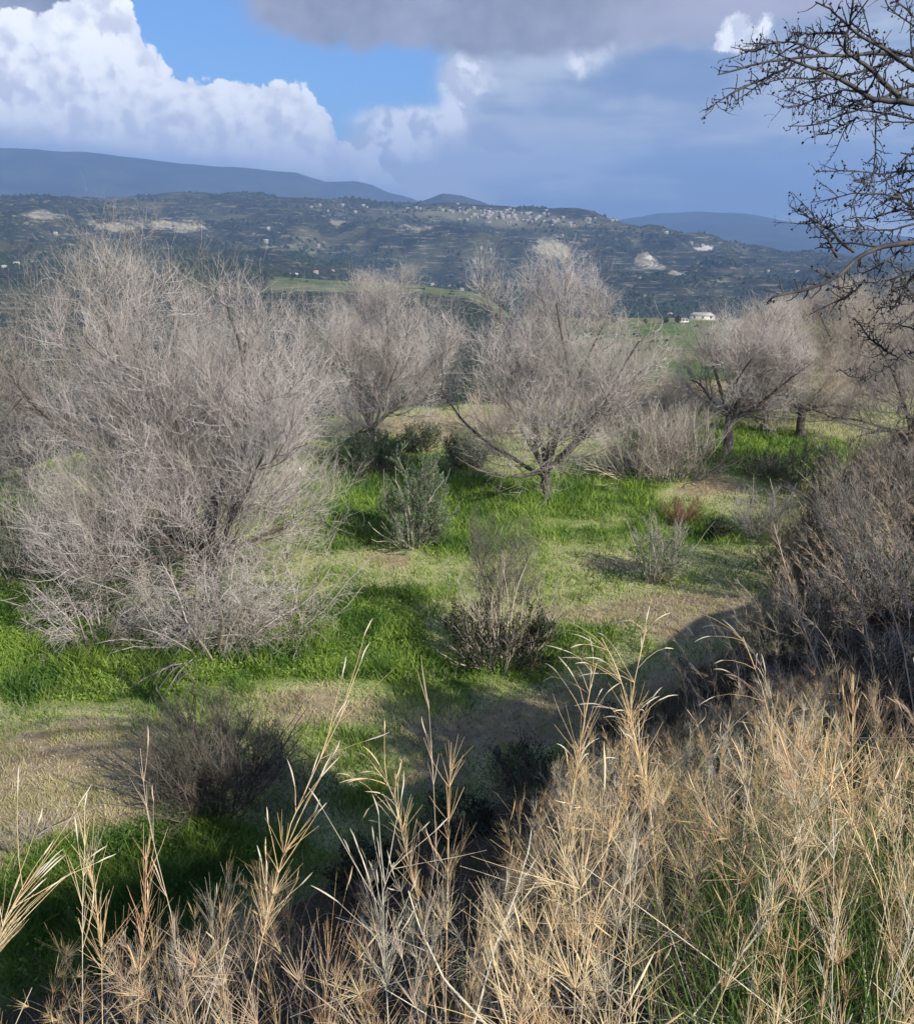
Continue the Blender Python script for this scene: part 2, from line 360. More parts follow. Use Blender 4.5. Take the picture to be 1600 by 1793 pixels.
M['straw_grey'] = plant_mat('weathered straw', (.48, .37, .27), (.72, .59, .44), (.56, .42, .30), 5, .7, .2)
M['greenblade'] = plant_mat('green blades', (.07, .16, .03), (.16, .27, .06), (.24, .28, .10), 2, .5, .3, .25)
M['lawn'] = plant_mat('terrace grass', (.14, .26, .03), (.32, .43, .09), (.07, .15, .025), .9, .55, .25, .25)
M['drylawn'] = plant_mat('dry terrace grass', (.42, .37, .18), (.66, .58, .35), (.33, .36, .13), .8, .7, .2, .15)
M['white_wall'] = newmat('white render')[0]; M['white_wall'].node_tree.nodes['Principled BSDF'].inputs[0].default_value = (.58, .56, .52, 1)
M['far_wall'] = plant_mat('dull far render', (.30, .29, .27), (.38, .36, .33), None, 1)  # duller wall tone for the distant houses
M['tile'] = plant_mat('roof tiles', (.42, .25, .18), (.50, .33, .25), None, 1)
M['pale_roof'] = plant_mat('pale roof', (.40, .38, .34), (.52, .50, .46), None, 1)
M['glass'] = newmat('dark window')[0]; M['glass'].node_tree.nodes['Principled BSDF'].inputs[0].default_value = (.04, .05, .06, 1); M['glass'].node_tree.nodes['Principled BSDF'].inputs['Roughness'].default_value = .2
# where the terrace is green (world positions, metres) --------------------
def gp(px, py): p = hit(px, py); return p[0], p[1]
GREEN = [(880, 860, 3.2, 1.6, 1.0), (700, 900, 2.5, 1.8, .9), (1060, 880, 1.6, 1.2, .9), (650, 1070, 1.0, 1.2, 1.0), (590, 1150, 1.1, .8, 1.0), (940, 1160, 1.3, .7, .85), (760, 1170, .9, .6, .6), (60, 1090, 2.6, 2.2, 1.0), (220, 1180, 1.6, 1.0, .9),
    (360, 1150, 1.2, .8, .8), (1290, 775, 2.4, 2.4, 1.1), (1380, 800, 1.6, 1.4, .8), (1240, 930, 1.0, .8, .8), (60, 1600, 1.3, .8, .9), (30, 1700, 1.2, .7, .9), (250, 1480, .8, .35, .8), (620, 1290, .7, .5, .7), (330, 1500, .9, .4, .6),
    (880, 960, 2.6, .9, .3), (1050, 940, 1.5, .7, .5), (1170, 1010, .8, .5, .6), (100, 900, 3.0, 2.5, .7), (840, 1030, 1.5, 1.0, .4), (1060, 1110, .8, .4, .7), (1130, 850, 1.0, .8, .3), (620, 820, 2.0, 2.0, .8), (600, 1370, .5, .3, .6)]
TAN = [(120, 1350, 1.6, .8, 1.0), (30, 1420, 1.2, .7, .9), (560, 1235, .7, .35, .9), (830, 1290, 1.3, .5, .7), (740, 1380, .7, .4, .6), (1060, 1065, 1.2, .5, .45), (740, 1020, .9, .8, .3), (1210, 860, 1.1, .6, 1.0), (1230, 1070, .9, 1.3, .8), (1140, 1190, 1.0, .8, .6),
    (790, 745, 2.2, 1.6, 1.1), (690, 975, .6, .4, .9), (1120, 690, 4.5, 2.5, 1.0), (1340, 740, 2.0, 1.2, .3), (1060, 990, .9, .5, .4), (980, 1250, .8, .6, .5)]
GREEN = [gp(a, b) + (c, d, e) for a, b, c, d, e in GREEN]; TAN = [gp(a, b) + (c, d, e) for a, b, c, d, e in TAN]
def greenness(x, y):
    x = np.asarray(x, float); y = np.asarray(y, float)
    wx = x + fbm(x / 1.3, y / 1.3, 3) * .7; wy = y + fbm(x / 1.3 + 40, y / 1.3, 3) * .7; g = np.full_like(wx, .46)
    for cx, cy_, sx_, sy_, a in GREEN: g = g + .8 * a * np.exp(-((wx - cx) / sx_) ** 2 - ((wy - cy_) / sy_) ** 2)
    for cx, cy_, sx_, sy_, a in TAN: g = g - a * np.exp(-((wx - cx) / sx_) ** 2 - ((wy - cy_) / sy_) ** 2)
    g = g + fbm(x / .8, y / .8, 4) * .32 - sst(y, 40, 47) * .3
    return np.clip(g, 0, 1)
# ground material
def attr(nt, name):
    a = nt.nodes.new('ShaderNodeAttribute'); a.attribute_name = name; return S(nt, a.outputs['Fac'])
m, nt, p = newmat('terrace soil and turf'); M['ground'] = m
tcn = nt.nodes.new('ShaderNodeTexCoord'); OV = tcn.outputs['Object']
n1 = noise(nt, OV, .9, 6, .62); n2 = noise(nt, OV, 5, 6, .65); n3 = noise(nt, OV, 38, 4, .7); n4 = noise(nt, OV, 1.7, 5, .6)
g = attr(nt, 'green') + (n2 - .5) * .5 + (n3 - .5) * .35
soil = mixc(nt, n2.step(.35, .65), (.24, .175, .11), (.46, .36, .24))
soil = mixc(nt, n3.step(.40, .62), soil, (.36, .31, .20))
soil = mixc(nt, n4.step(.55, .75) * .7, soil, (.16, .12, .085))
turf = mixc(nt, n3.step(.35, .65), (.07, .12, .02), (.20, .29, .07))
dry = mixc(nt, n3.step(.35, .65), (.24, .27, .09), (.56, .55, .30))
c1 = mixc(nt, g.step(.05, .34), soil, dry); c1 = mixc(nt, g.step(.48, .95), c1, turf)
bank = attr(nt, 'bank'); shaded_litter = mixc(nt, n3.step(.3, .7), (.025, .02, .016), (.085, .065, .045)); shaded_litter = mixc(nt, n2.step(.45, .7) * .6, shaded_litter, (.05, .07, .03))  # dark bank litter; the slope's shade is also put into this colour
c1 = mixc(nt, bank, c1, shaded_litter)
nt.links.new(c1, p.inputs['Base Color']); p.inputs['Roughness'].default_value = .95; p.inputs['Specular IOR Level'].default_value = .1
bp = nt.nodes.new('ShaderNodeBump'); bp.inputs['Strength'].default_value = .9; bp.inputs['Distance'].default_value = .06
nt.links.new((n2 * .6 + n3 * .4).o, bp.inputs['Height']); nt.links.new(bp.outputs[0], p.inputs['Normal'])
# hillside material: scrub tones darkened to stand for cloud shadow
m, nt, p = newmat('shaded scrub hillside'); M['hill'] = m
geo = nt.nodes.new('ShaderNodeNewGeometry'); PV = geo.outputs['Position']
def stretch(nt, v, s):
    n = nt.nodes.new('ShaderNodeVectorMath'); n.operation = 'MULTIPLY'; nt.links.new(v, n.inputs[0]); n.inputs[1].default_value = s; return n.outputs[0]
a1 = noise(nt, PV, .0035, 7, .62, .6); a2 = noise(nt, PV, .018, 6, .65, .4); a3 = noise(nt, stretch(nt, PV, (.012, .03, .15)), 1, 5, .7, .3); a4 = noise(nt, PV, .09, 4, .7)
scrub = mixc(nt, a2.step(.35, .65), (.016, .021, .018), (.054, .052, .038))
scrub = mixc(nt, a4.step(.42, .62) * .8, scrub, (.028, .038, .022))
scrub = mixc(nt, a1.step(.50, .66) * .75, scrub, (.115, .112, .062))
scrub = mixc(nt, a3.step(.54, .66) * .75, scrub, (.22, .21, .15)); a5 = noise(nt, stretch(nt, PV, (.03, .08, .3)), 1, 3, .6, .2); scrub = mixc(nt, a5.step(.62, .68) * .8, scrub, (.27, .25, .19))
tanm = attr(nt, 'tan'); scrub = mixc(nt, (tanm + (a2 - .5) * 1.3 + (a4 - .5) * .5).step(.42, .70), scrub, mixc(nt, a4.step(.35, .65), (.17, .16, .11), (.34, .31, .23)))
wht = attr(nt, 'white'); scrub = mixc(nt, (wht + (a4 - .5) * 1.0).step(.40, .65), scrub, (.50, .49, .46))
vil = attr(nt, 'warm'); scrub = mixc(nt, (vil + (a4 - .5) * 1.2).step(.35, .9) * .7, scrub, mixc(nt, a2.step(.4, .6), (.24, .20, .15), (.17, .19, .10)))
fld = attr(nt, 'field')
b1 = noise(nt, stretch(nt, PV, (.006, .02, .02)), 1, 5, .6, .5); b2 = noise(nt, stretch(nt, PV, (.03, .10, .1)), 1, 6, .65, .4)
fc = mixc(nt, b1.step(.40, .60), (.10, .165, .045), (.20, .20, .10)); fc = mixc(nt, b2.step(.52, .66), fc, (.27, .25, .16)); fc = mixc(nt, b2.step(.32, .46, 1, 0) * .75, fc, (.035, .055, .025))
scrub = mixc(nt, (fld + (b2 - .5) * .4).step(.35, .65), scrub, fc)
nt.links.new(scrub, p.inputs['Base Color']); p.inputs['Roughness'].default_value = .95; p.inputs['Specular IOR Level'].default_value = .05
bp = nt.nodes.new('ShaderNodeBump'); bp.inputs['Strength'].default_value = .8; bp.inputs['Distance'].default_value = 6
nt.links.new((a2 * .6 + a4 * .4).o, bp.inputs['Height']); nt.links.new(bp.outputs[0], p.inputs['Normal'])
m, nt, p = newmat('far mountain forest'); M['mtn'] = m
geo = nt.nodes.new('ShaderNodeNewGeometry'); PV = geo.outputs['Position']; a1 = noise(nt, PV, .0025, 7, .6)
nt.links.new(mixc(nt, a1.step(.35, .65), (.028, .036, .03), (.06, .065, .05)), p.inputs['Base Color']); p.inputs['Roughness'].default_value = 1; p.inputs['Specular IOR Level'].default_value = 0
# ---------------------------------------------------------------- ground meshes (polar sheet, one ring shared at 46 m)
def sheet(name, radii, naz, mat, attrs, az0=0., az1=360.):
    closed = abs(az1 - az0 - 360) < 1e-6
    az = np.radians(az0 + (az1 - az0) * np.arange(naz) / (naz if closed else naz - 1)); rr, aa = np.meshgrid(radii, az, indexing='ij')
    X, Y = rr * np.sin(aa), rr * np.cos(aa); Z = gh(X, Y); g = Geo(); nr = len(radii)
    i = np.arange(nr - 1)[:, None] * naz; j = np.arange(naz if closed else naz - 1)[None]; j2 = (j + 1) % naz
    Q = np.stack([i + j, i + naz + j, i + naz + j2, i + j2], -1); V = np.stack([X, Y, Z], -1)
    t = None
    if radii[0] < .5: V = np.concatenate([V.reshape(-1, 3), [[0, 0, float(gh(0., 0.))]]]); t = np.stack([np.full(naz, len(V) - 1), np.arange(naz), (np.arange(naz) + 1) % naz], -1)
    g.add(V, Q, t); o = g.build(name, mat, None, True); V = V.reshape(-1, 3)
    for k, f in attrs.items():
        at_ = o.data.attributes.new(k, 'FLOAT', 'POINT'); at_.data.foreach_set('value', f(V[:, 0], V[:, 1]).astype(np.float32))
    return tag(o, kind='structure')
Z46 = np.geomspace(.3, 46, 230)
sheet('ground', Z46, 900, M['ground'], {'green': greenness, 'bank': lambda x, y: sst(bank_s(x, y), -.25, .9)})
HT = [(95, 378, 50, 8, .6), (190, 396, 55, 16, .75), (290, 396, 60, 14, .4), (60, 372, 30, 10, .5), (960, 430, 34, 24, .9), (990, 450, 14, 16, .6), (1128, 452, 20, 14, .9), (1152, 466, 16, 7, .9), (1185, 478, 24, 6, .7), (1090, 470, 50, 5, .45), (430, 410, 50, 6, .5), (1290, 470, 30, 5, .5), (1380, 460, 30, 4, .5), (590, 392, 30, 14, .6), (720, 398, 60, 10, .55), (800, 412, 60, 10, .5), (880, 388, 60, 8, .4), (500, 440, 50, 6, .4), (1330, 405, 40, 6, .4), (330, 395, 60, 16, .45)]
HW = [(1232, 434, 20, 6, 1.0), (1137, 452, 8, 10, .8), (1150, 466, 16, 4, .7)]
HV = [(850, 378, 120, 12, .9), (930, 392, 110, 14, .8), (780, 366, 80, 8, .6), (640, 372, 110, 14, .5), (1060, 392, 60, 8, .4)]
def painted(lst):
    def f(x, y):
        qx, qy, dep = proj(np.stack([x, y, gh(x, y)], -1)); r = np.hypot(x, y); t = np.zeros_like(qx)
        for a, b, c, d, e in lst: t += e * np.exp(-((qx - a) / c) ** 2 - ((qy - b) / d) ** 2)
        return np.clip(t, 0, 1) * sst(r, 1700, 1900) * (dep > 0)
    return f
def fieldf(x, y):
    az = np.degrees(np.arctan2(x, y)); r = np.hypot(x, y)
    rl = np.interp(az, [-30, -12, -4, 2, 6, 12, 30], [1380, 1380, 1400, 1360, 850, 820, 820]); r0 = np.interp(az, [-30, -12, -4, 2, 6, 12, 30], [1150, 1150, 1120, 1100, 260, 230, 230])
    return sst(r, r0 - 60, r0 + 40) * (1 - sst(r, rl - 20, rl + 40)) * np.where(az < -11, .40, np.where(az < 4, .56, 1.))
sheet('hills', np.concatenate([np.geomspace(46, 1400, 150), np.geomspace(1410, 4700, 240), np.geomspace(4800, 14000, 14)]), 620, M['hill'],
      {'tan': painted(HT), 'white': painted(HW), 'warm': painted(HV), 'field': fieldf}, -80, 80)
sheet('terrain', np.geomspace(46, 14000, 40), 120, M['hill'], {}, 80, 280)
# far mountains
def mountain(name, pts, dist, depth, seed):
    a0 = [math.degrees(math.atan2(ray(x, y)[0], ray(x, y)[1])) for x, y in pts]; e0 = [math.degrees(math.asin(ray(x, y)[2])) for x, y in pts]
    n = 260; az = np.linspace(a0[0], a0[-1], n); el = np.interp(az, a0, e0); H = CAMZ + dist * np.tan(np.radians(el)); k = 40; t = np.linspace(-1, 1, k)
    prof = (1 - np.abs(t) ** 1.15); rr = dist + t * depth; A = np.radians(az)[:, None]
    X, Y = rr[None] * np.sin(A), rr[None] * np.cos(A); rid = 1 - np.abs(fbm(X / 1300 + seed, Y / 1700, 5)) * 2
    Z = -160 + (H[:, None] + 160) * prof[None] + (rid - .6) * 130 * (1 - prof[None] ** 3) * np.minimum(1, prof[None] * 3) + fbm(X / 260, Y / 260, 4) * 14 * prof[None]
    g = Geo(); i = np.arange(n - 1)[:, None] * k; j = np.arange(k - 1)[None]
    g.add(np.stack([X, Y, Z], -1), np.stack([i + j, i + j + 1, i + k + j + 1, i + k + j], -1)[..., ::-1])
    return tag(g.build(name, M['mtn'], None, True), kind='structure')
mountain('mountain', [(-900, 240), (-300, 250), (0, 258), (150, 265), (300, 283), (450, 296), (520, 303), (570, 317), (620, 315), (650, 323), (680, 337), (720, 346), (800, 380), (900, 420)], 9800, 2700, 3)
mountain('mountain', [(640, 420), (700, 372), (740, 350), (775, 337), (810, 341), (850, 352), (900, 372), (960, 420)], 6600, 1200, 11)
mountain('mountain', [(980, 440), (1040, 400), (1090, 383), (1150, 373), (1220, 369), (1290, 371), (1330, 378), (1390, 389), (1440, 398), (1500, 402), (1600, 418), (1800, 440), (2300, 430), (3200, 400)], 10500, 2500, 29)
# ================================================================ vegetation generators
def spawn(rng, P, Rr, n, t0, t1, ang, L, rf, up=0., wander=.12, K=4, tipf=.35, env=None, lt=.45):
    """n children on every polyline of P; returns polylines and radii"""
    N, Kp = P.shape[:2]
    if N == 0: return np.zeros((0, K, 3)), np.zeros((0, K))
    idx = np.repeat(np.arange(N), n); m = len(idx)
    t = t0 + (t1 - t0) * ((np.tile(np.arange(n), N) + rng.random(m)) / n); f = np.clip(t * (Kp - 1), 0, Kp - 1.001); i = f.astype(int); fr = (f - i)[:, None]
    p = P[idx, i] * (1 - fr) + P[idx, i + 1] * fr; tan = nrm(P[idx, i + 1] - P[idx, i]); r = Rr[idx, i] * (1 - fr[:, 0]) + Rr[idx, i + 1] * fr[:, 0]
    perp = nrm(np.cross(tan, rng.normal(size=(m, 3)))); a = np.radians(rng.uniform(ang[0], ang[1], m))[:, None]
    d = nrm(np.cos(a) * tan + np.sin(a) * perp); ln = L * rng.uniform(.6, 1.25, m) * (1 - lt * t)
    Q = np.empty((m, K, 3)); Q[:, 0] = p; q = p
    for k in range(1, K):
        d = nrm(d + np.array([0, 0, up / (K - 1)]) + rng.normal(size=(m, 3)) * wander); q = q + d * (ln / (K - 1))[:, None]; Q[:, k] = q
    if env is not None:
        c, rad = np.asarray(env[0]), np.asarray(env[1]); lim = .74 + .24 * rng.random(m) + .26 * rng.random(m) ** 4; dq = nrm((Q[:, -1] - c) / rad); lim = lim * (1 + .22 * pn(dq[:, 0] * 1.8 + rad[0] * 7, dq[:, 2] * 1.8 + dq[:, 1] * 1.8 + rad[2] * 5))
        qn = np.linalg.norm((Q[:, -1] - c) / rad, axis=1) / lim; sc = np.clip(1 / np.maximum(qn, 1e-6), 0, 1) ** 2.5
        s0 = np.linalg.norm((p - c) / rad, axis=1); keep = (s0 < lim * 1.05) & (sc > .25)
        Q = p[:, None] + (Q - p[:, None]) * sc[:, None, None]; Q, r, ln = Q[keep], r[keep], ln[keep]; m = len(Q)
    r0 = np.minimum(r * .8, rf * rng.uniform(.75, 1.25, m)); RR = r0[:, None] * np.linspace(1, tipf, K)[None]
    return Q, RR
def floor_clip(P, mn=.05, ext=1.2):
    """bend twigs up so they do not go under the soil (local z)"""
    P[..., 2] = np.where(P[..., 2] < mn, mn + (mn - P[..., 2]) * .25, P[..., 2]); return P
def bare_tree(name, base, H, RX, label, cat, group=None, seed=1, trunk=.7, tr=.10, nl=6, spread=(18, 62), mats=('bark', 'limb', 'twig_pink'), dens=1.0, up=.9, droop=0, tw=.0030, multi=1, lean=0., K5=True, envz=None, fine=1.0, wide=1.06, ezf=(.54, .50), L1f=.80):
    rng = np.random.default_rng(seed); root = thing(name, base, label, cat, group)
    tp = []; trr = []
    for k in range(multi):
        a = rng.uniform(0, 6.28); off = np.array([math.cos(a), math.sin(a), 0]) * (.12 if multi > 1 else 0)
        ll = (lean if multi == 1 else .25)
        pts = np.array([off * t * 4 + np.array([ll * t * trunk * (1 if multi == 1 else math.cos(a)), ll * t * .4 * math.sin(a), t * trunk - .12 * (t == 0)]) + rng.normal(size=3) * .02 * (t > 0) for t in np.linspace(0, 1, 6)])
        tp.append(pts); trr.append(tr / math.sqrt(multi) * np.array([1.35, 1.05, .95, .9, .86, .8]))
    P0_, R0_ = np.array(tp), np.array(trr)
    ez = envz if envz else (H * ezf[0], H * ezf[1]); env = ((lean * trunk, 0, ez[0]), (RX * wide, RX * wide, ez[1]))
    L1, r1 = spawn(rng, P0_, R0_, max(2, nl // multi), .70, 1.0, spread, H * L1f, tr * .40, up * .25, .12, 8, .35, None, .1)
    if droop:
        Ld, rd = spawn(rng, P0_, R0_, droop, .85, 1., (52, 82), RX * 1.15, tr * .40, -.5, .12, 8, .3, None, .1); L1 = np.concatenate([L1, Ld]); r1 = np.concatenate([r1, rd])
    ext = np.linalg.norm((L1[:, -1] - np.array(env[0])) / np.array(env[1]), axis=1); sc1 = np.clip(.86 / ext, .3, 1)[:, None, None]; L1 = L1[:, :1] + (L1 - L1[:, :1]) * sc1
    floor_clip(L1, .12)
    L2, r2 = spawn(rng, L1, r1, int(8 * math.sqrt(dens) + .5), .15, 1.0, (20, 68), H * .40, .0115, up * .55, .13, 6, .35, env)
    L3, r3 = spawn(rng, np.concatenate([L2]), r2, 7, .1, 1.0, (20, 68), H * .25, .0068, up * .55, .16, 5, .4, env)
    L4, r4 = spawn(rng, L3, r3, int(6 * dens + .5), .08, 1.0, (20, 70), H * .135, tw * 1.25, up * .5, .18, 4, .45, env)
    for Lx in (L2, L3, L4): floor_clip(Lx)
    g = Geo().tubes(P0_, R0_, 10, seed); g.build('trunk', M[mats[0]], root, True)
    for k in range(len(L1)): Geo().tubes(L1[k:k + 1], r1[k:k + 1], 7, seed).build('limb', M[mats[0]], root, True)
    g = Geo().tubes(L2, r2, 4, seed); g.tubes(L3, r3, 3, seed); g.build('branches', M[mats[1]], root)
    g = Geo().tubes(L4, r4, 3, seed)
    if K5:
        L5, r5 = spawn(rng, L4, r4, max(1, int(4 * fine + .5)), .1, 1.0, (20, 75), H * .07, tw, up * .2, .25, 3, .6, env)
        floor_clip(L5); g.tubes(L5, r5, 3, seed)
    g.build('twigs', M[mats[2]], root)
    return root
def shrub(name, base, H, RX, label, cat='shrub', group=None, seed=1, stems=26, leaf=None, leafn=0, leafl=.05, leafw=.008, stemmat='twig_grey', twigmat=None, dens=1.0, up=.5, spread=(5, 60), tw=.0022, leafzone=(0, 1)):
    rng = np.random.default_rng(seed); root = thing(name, base, label, cat, group)
    a = rng.uniform(0, 2 * np.pi, stems); th = np.radians(rng.uniform(spread[0], spread[1], stems)); rad = RX * .34 * np.sqrt(rng.random(stems))
    P = np.zeros((stems, 7, 3)); d = np.stack([np.sin(th) * np.cos(a), np.sin(th) * np.sin(a), np.cos(th)], -1); p = np.stack([np.cos(a) * rad, np.sin(a) * rad, np.full(stems, -.04)], -1)
    ln = np.minimum(H / np.maximum(np.cos(th), .25), RX / np.maximum(np.sin(th), .2)) * rng.uniform(.65, 1.0, stems); P[:, 0] = p
    for k in range(1, 7): d = nrm(d + rng.normal(size=(stems, 3)) * .15 + np.array([0, 0, up * .08])); p = p + d * (ln / 6)[:, None]; P[:, k] = p
    Rr = (.004 + .006 * min(H, 2)) * rng.uniform(.6, 1.2, (stems, 1)) * np.linspace(1, .3, 7)
    env = ((0, 0, H * .48), (RX, RX, H * .55))
    L2, r2 = spawn(rng, P, Rr, int(9 * dens + .5), .12, 1, (15, 55), H * .34, .0045, up, .12, 5, .4, env)
    L3, r3 = spawn(rng, L2, r2, 6, .1, 1, (15, 55), H * .17, tw, up, .14, 4, .5, env)
    for Lx in (P, L2, L3): floor_clip(Lx, .02) if Lx is not P else None
    Geo().tubes(P, Rr, 5, seed).tubes(L2, r2, 3, seed).build('stems', M[stemmat], root)
    Geo().tubes(L3, r3, 3, seed).build('twigs', M[twigmat or stemmat], root)
    if leaf:
        S3 = np.concatenate([L3]); q = rng.integers(0, len(S3), leafn); f = rng.uniform(0, 2.99, leafn); i = f.astype(int); fr = (f - i)[:, None]
        b = S3[q, i] * (1 - fr) + S3[q, i + 1] * fr; dd = nrm(S3[q, i + 1] - S3[q, i]) + rng.normal(size=(leafn, 3)) * .55
        k = (b[:, 2] / H > leafzone[0] - rng.random(leafn) * .1) & (b[:, 2] / H < leafzone[1] + (rng.random(leafn) - .5) * .25)
        Geo().leaves(b[k], dd[k], leafl * rng.uniform(.6, 1.3, k.sum()), leafw, rng).build('foliage', M[leaf], root)
    return root
def size_at(base, hpx, wpx):
    """height and half-width in metres of a plant seen hpx tall and wpx wide standing at base"""
    _, _, dep = proj(base); return hpx / FPX * dep / math.cos(R(12)), wpx / 2 / FPX * dep
# ---------------------------------------------------------------- orchard trees
ORCH = 'bare orchard trees on the terrace'
def orch(px, py, hpx, wpx, name, label, **kw):
    b = hit(px, py); H, RX = size_at(b, hpx * 1.07, wpx); return bare_tree(name, tuple(b), H, RX, label, 'tree', ORCH, **kw)
orch(375, 1075, 560, 570, 'almond_tree', 'largest bare pinkish-grey tree, its drooping twigs hiding the trunk down to green weeds', seed=11, trunk=.9, tr=.16, nl=8, spread=(8, 46), dens=1.25, up=1.5, droop=12, tw=.0031, mats=('bark', 'limb', 'twig_pink'), wide=1.16)
orch(225, 905, 505, 430, 'almond_tree', 'bare yellowish-grey tree rising behind and left of the largest pinkish tree', seed=12, trunk=1.0, tr=.15, nl=7, spread=(10, 50), dens=.8, up=1.2, droop=1, tw=.0036, wide=.95, mats=('bark', 'limb', 'twig_lichen'))
orch(650, 790, 285, 330, 'almond_tree', 'bare tree with upright brush-like shoots just right of the largest tree', seed=13, trunk=.7, tr=.12, nl=8, spread=(8, 55), dens=1.5, up=1.3, droop=3, tw=.0040, mats=('bark', 'limb', 'twig_pink'))
orch(958, 872, 372, 390, 'almond_tree', 'bare spreading tree in the middle with a short leaning trunk in bright green grass', seed=24, trunk=.7, tr=.115, nl=12, spread=(6, 66), dens=1.25, up=1.15, droop=0, tw=.0037, lean=-.1, mats=('bark', 'limb', 'twig_pink'), ezf=(.58, .46), L1f=.85, wide=1.16)
orch(1272, 792, 250, 250, 'almond_tree', 'small bare tree with a straight dark trunk standing clear on green grass', seed=15, trunk=1.1, tr=.13, nl=8, spread=(14, 62), dens=1.4, up=.9, tw=.0044, mats=('bark', 'limb', 'twig_pink'))
orch(1338, 735, 200, 200, 'almond_tree', 'bare pale tree standing behind and between the two dark-trunked right-hand trees', seed=171, trunk=.7, tr=.10, nl=7, spread=(10, 60), dens=1.1, up=1.1, droop=3, tw=.0048, mats=('bark', 'limb', 'twig_tan'))
orch(1398, 765, 240, 250, 'almond_tree', 'bare tree with a dark forked trunk right behind the small straight tree', seed=16, trunk=.9, tr=.13, nl=7, spread=(14, 66), dens=1.4, up=.9, droop=3, tw=.0044, mats=('bark', 'limb', 'twig_tan'))
orch(1575, 725, 190, 240, 'almond_tree', 'bare mauve-grey tree cut by the right edge behind the brambles', seed=170, trunk=.8, tr=.12, nl=7, spread=(12, 62), dens=1.3, up=1.0, droop=2, tw=.0050, mats=('bark', 'limb', 'twig_pink'))
orch(1480, 735, 220, 270, 'almond_tree', 'bare tan tree behind the brambles near the right end of the orchard row', seed=17, trunk=.9, tr=.12, nl=8, spread=(12, 60), dens=1.4, up=1.1, droop=3, tw=.0050, mats=('bark', 'limb', 'twig_tan'))
orch(-60, 985, 500, 330, 'almond_tree', 'bare pale tree cut off by the left edge with long arching twigs', seed=18, trunk=.9, tr=.14, nl=6, spread=(20, 70), dens=.5, up=.6, droop=3, wide=.95, tw=.0032, mats=('bark', 'limb', 'twig_grey'))
orch(50, 850, 240, 230, 'almond_tree', 'low bare greyish tree between the left-edge tree and the largest one', seed=19, trunk=.5, tr=.10, nl=6, spread=(15, 65), dens=.6, up=.8, droop=3, tw=.0040, mats=('bark', 'limb', 'twig_pink'))
# trees and tall bushes on the bank at the right
bare_tree('almond_tree', tuple(hit(1590, 800)), 3.9, 2.3, 'bare mauve-grey tree rising above the dark brambles at the right edge', 'tree', ORCH, seed=31, trunk=.6, tr=.11, nl=7, dens=.9, up=.9, droop=4, tw=.0042, mats=('bark', 'limb', 'twig_grey'))
# ---------------------------------------------------------------- shrubs
def bush(px, py, hpx, wpx, name, label, **kw):
    b = hit(px, py); H, RX = size_at(b, hpx, wpx); return shrub(name, tuple(b), H, RX, label, **kw)
bush(722, 955, 180, 140, 'olive_bush', 'grey-green leafy olive bush beside the largest bare tree', cat='bush', seed=41, stems=30, leaf='olive', leafn=36000, leafl=.045, leafw=.0055, dens=1.3, stemmat='twig_grey')
bush(1150, 1015, 135, 115, 'olive_bush', 'small grey-green bush with dead brown twigs in the middle of the terrace', cat='bush', seed=42, stems=30, leaf='olive', leafn=6000, leafl=.045, leafw=.007, leafzone=(0, .6), stemmat='twig_grey')
bush(878, 1165, 130, 215, 'mastic_bush', 'dark green low bush with dry brown sprays, its shadow on bright grass', cat='bush', seed=43, stems=44, leaf='dkgreen', leafn=30000, leafl=.028, leafw=.006, leafzone=(0, .8), stemmat='twig_grey', twigmat='rust', spread=(15, 75))
bush(890, 1150, 195, 200, 'dry_shrub', 'dry brown feathery shrub rising behind the dark green low bush', seed=143, stems=22, stemmat='twig_tan', twigmat='twig_tan', dens=.5, up=.8, spread=(4, 42), tw=.0020)
bare_tree('sapling', tuple(hit(876, 1135)), 2.5, .55, 'thin bare sapling growing out of the dark green low bush', 'sapling', seed=44, trunk=.5, tr=.022, nl=7, spread=(8, 35), dens=.6, up=1.1, tw=.0034, K5=True, mats=('bark', 'bark', 'limb'), envz=(1.45, 1.2))
bush(385, 1405, 215, 300, 'thorn_bush', 'dark leafless thorny bush in shade on the tan soil', cat='bush', seed=45, stems=60, dens=1.5, stemmat='twig_dark', leaf='dkgreen', leafn=5000, leafl=.022, leafw=.006, spread=(5, 72), leafzone=(0, .5))
bush(1192, 918, 62, 78, 'rusty_shrub', 'small rust-brown dead shrub beside the tan patch', seed=46, stems=40, stemmat='rust', dens=.8, up=.8)
bush(1335, 832, 48, 125, 'heath_shrub', 'low dark brown heathery shrub below the small straight tree', seed=47, stems=50, stemmat='twig_dark', twigmat='twig_grey', leaf='dkgreen', leafn=4000, leafl=.03, leafw=.008, spread=(10, 80))
bush(1258, 945, 45, 50, 'green_shrub', 'tiny dark green shrub right of the rust-brown one', seed=48, stems=24, stemmat='twig_dark', leaf='dkgreen', leafn=3000, leafl=.035, leafw=.008)
bush(1330, 935, 95, 135, 'twiggy_shrub', 'grey-brown twiggy shrub at the foot of the bank', seed=49, stems=40, stemmat='twig_grey', dens=1.0)
bush(1180, 838, 150, 200, 'mastic_bush', 'wide dark green bush with grey twigs standing through it, right of the middle tree', cat='bush', seed=50, stems=60, leaf='dkgreen', leafn=8000, leafl=.05, leafw=.011, stemmat='twig_grey', twigmat='twig_grey', spread=(10, 80), leafzone=(0, .45), dens=1.3)
bush(1115, 835, 150, 210, 'leaning_bush', 'pale twiggy bush leaning low between the middle tree and the dark green bush', cat='bush', seed=51, stems=55, stemmat='twig_tan', twigmat='twig_pink', dens=1.2, spread=(25, 80))
bush(815, 820, 75, 95, 'mastic_bush', 'loose dark green bush just left behind the middle tree', cat='bush', seed=52, stems=44, leaf='olive', leafn=4200, leafl=.07, leafw=.010, stemmat='twig_dark', twigmat='twig_lichen', dens=1.3)
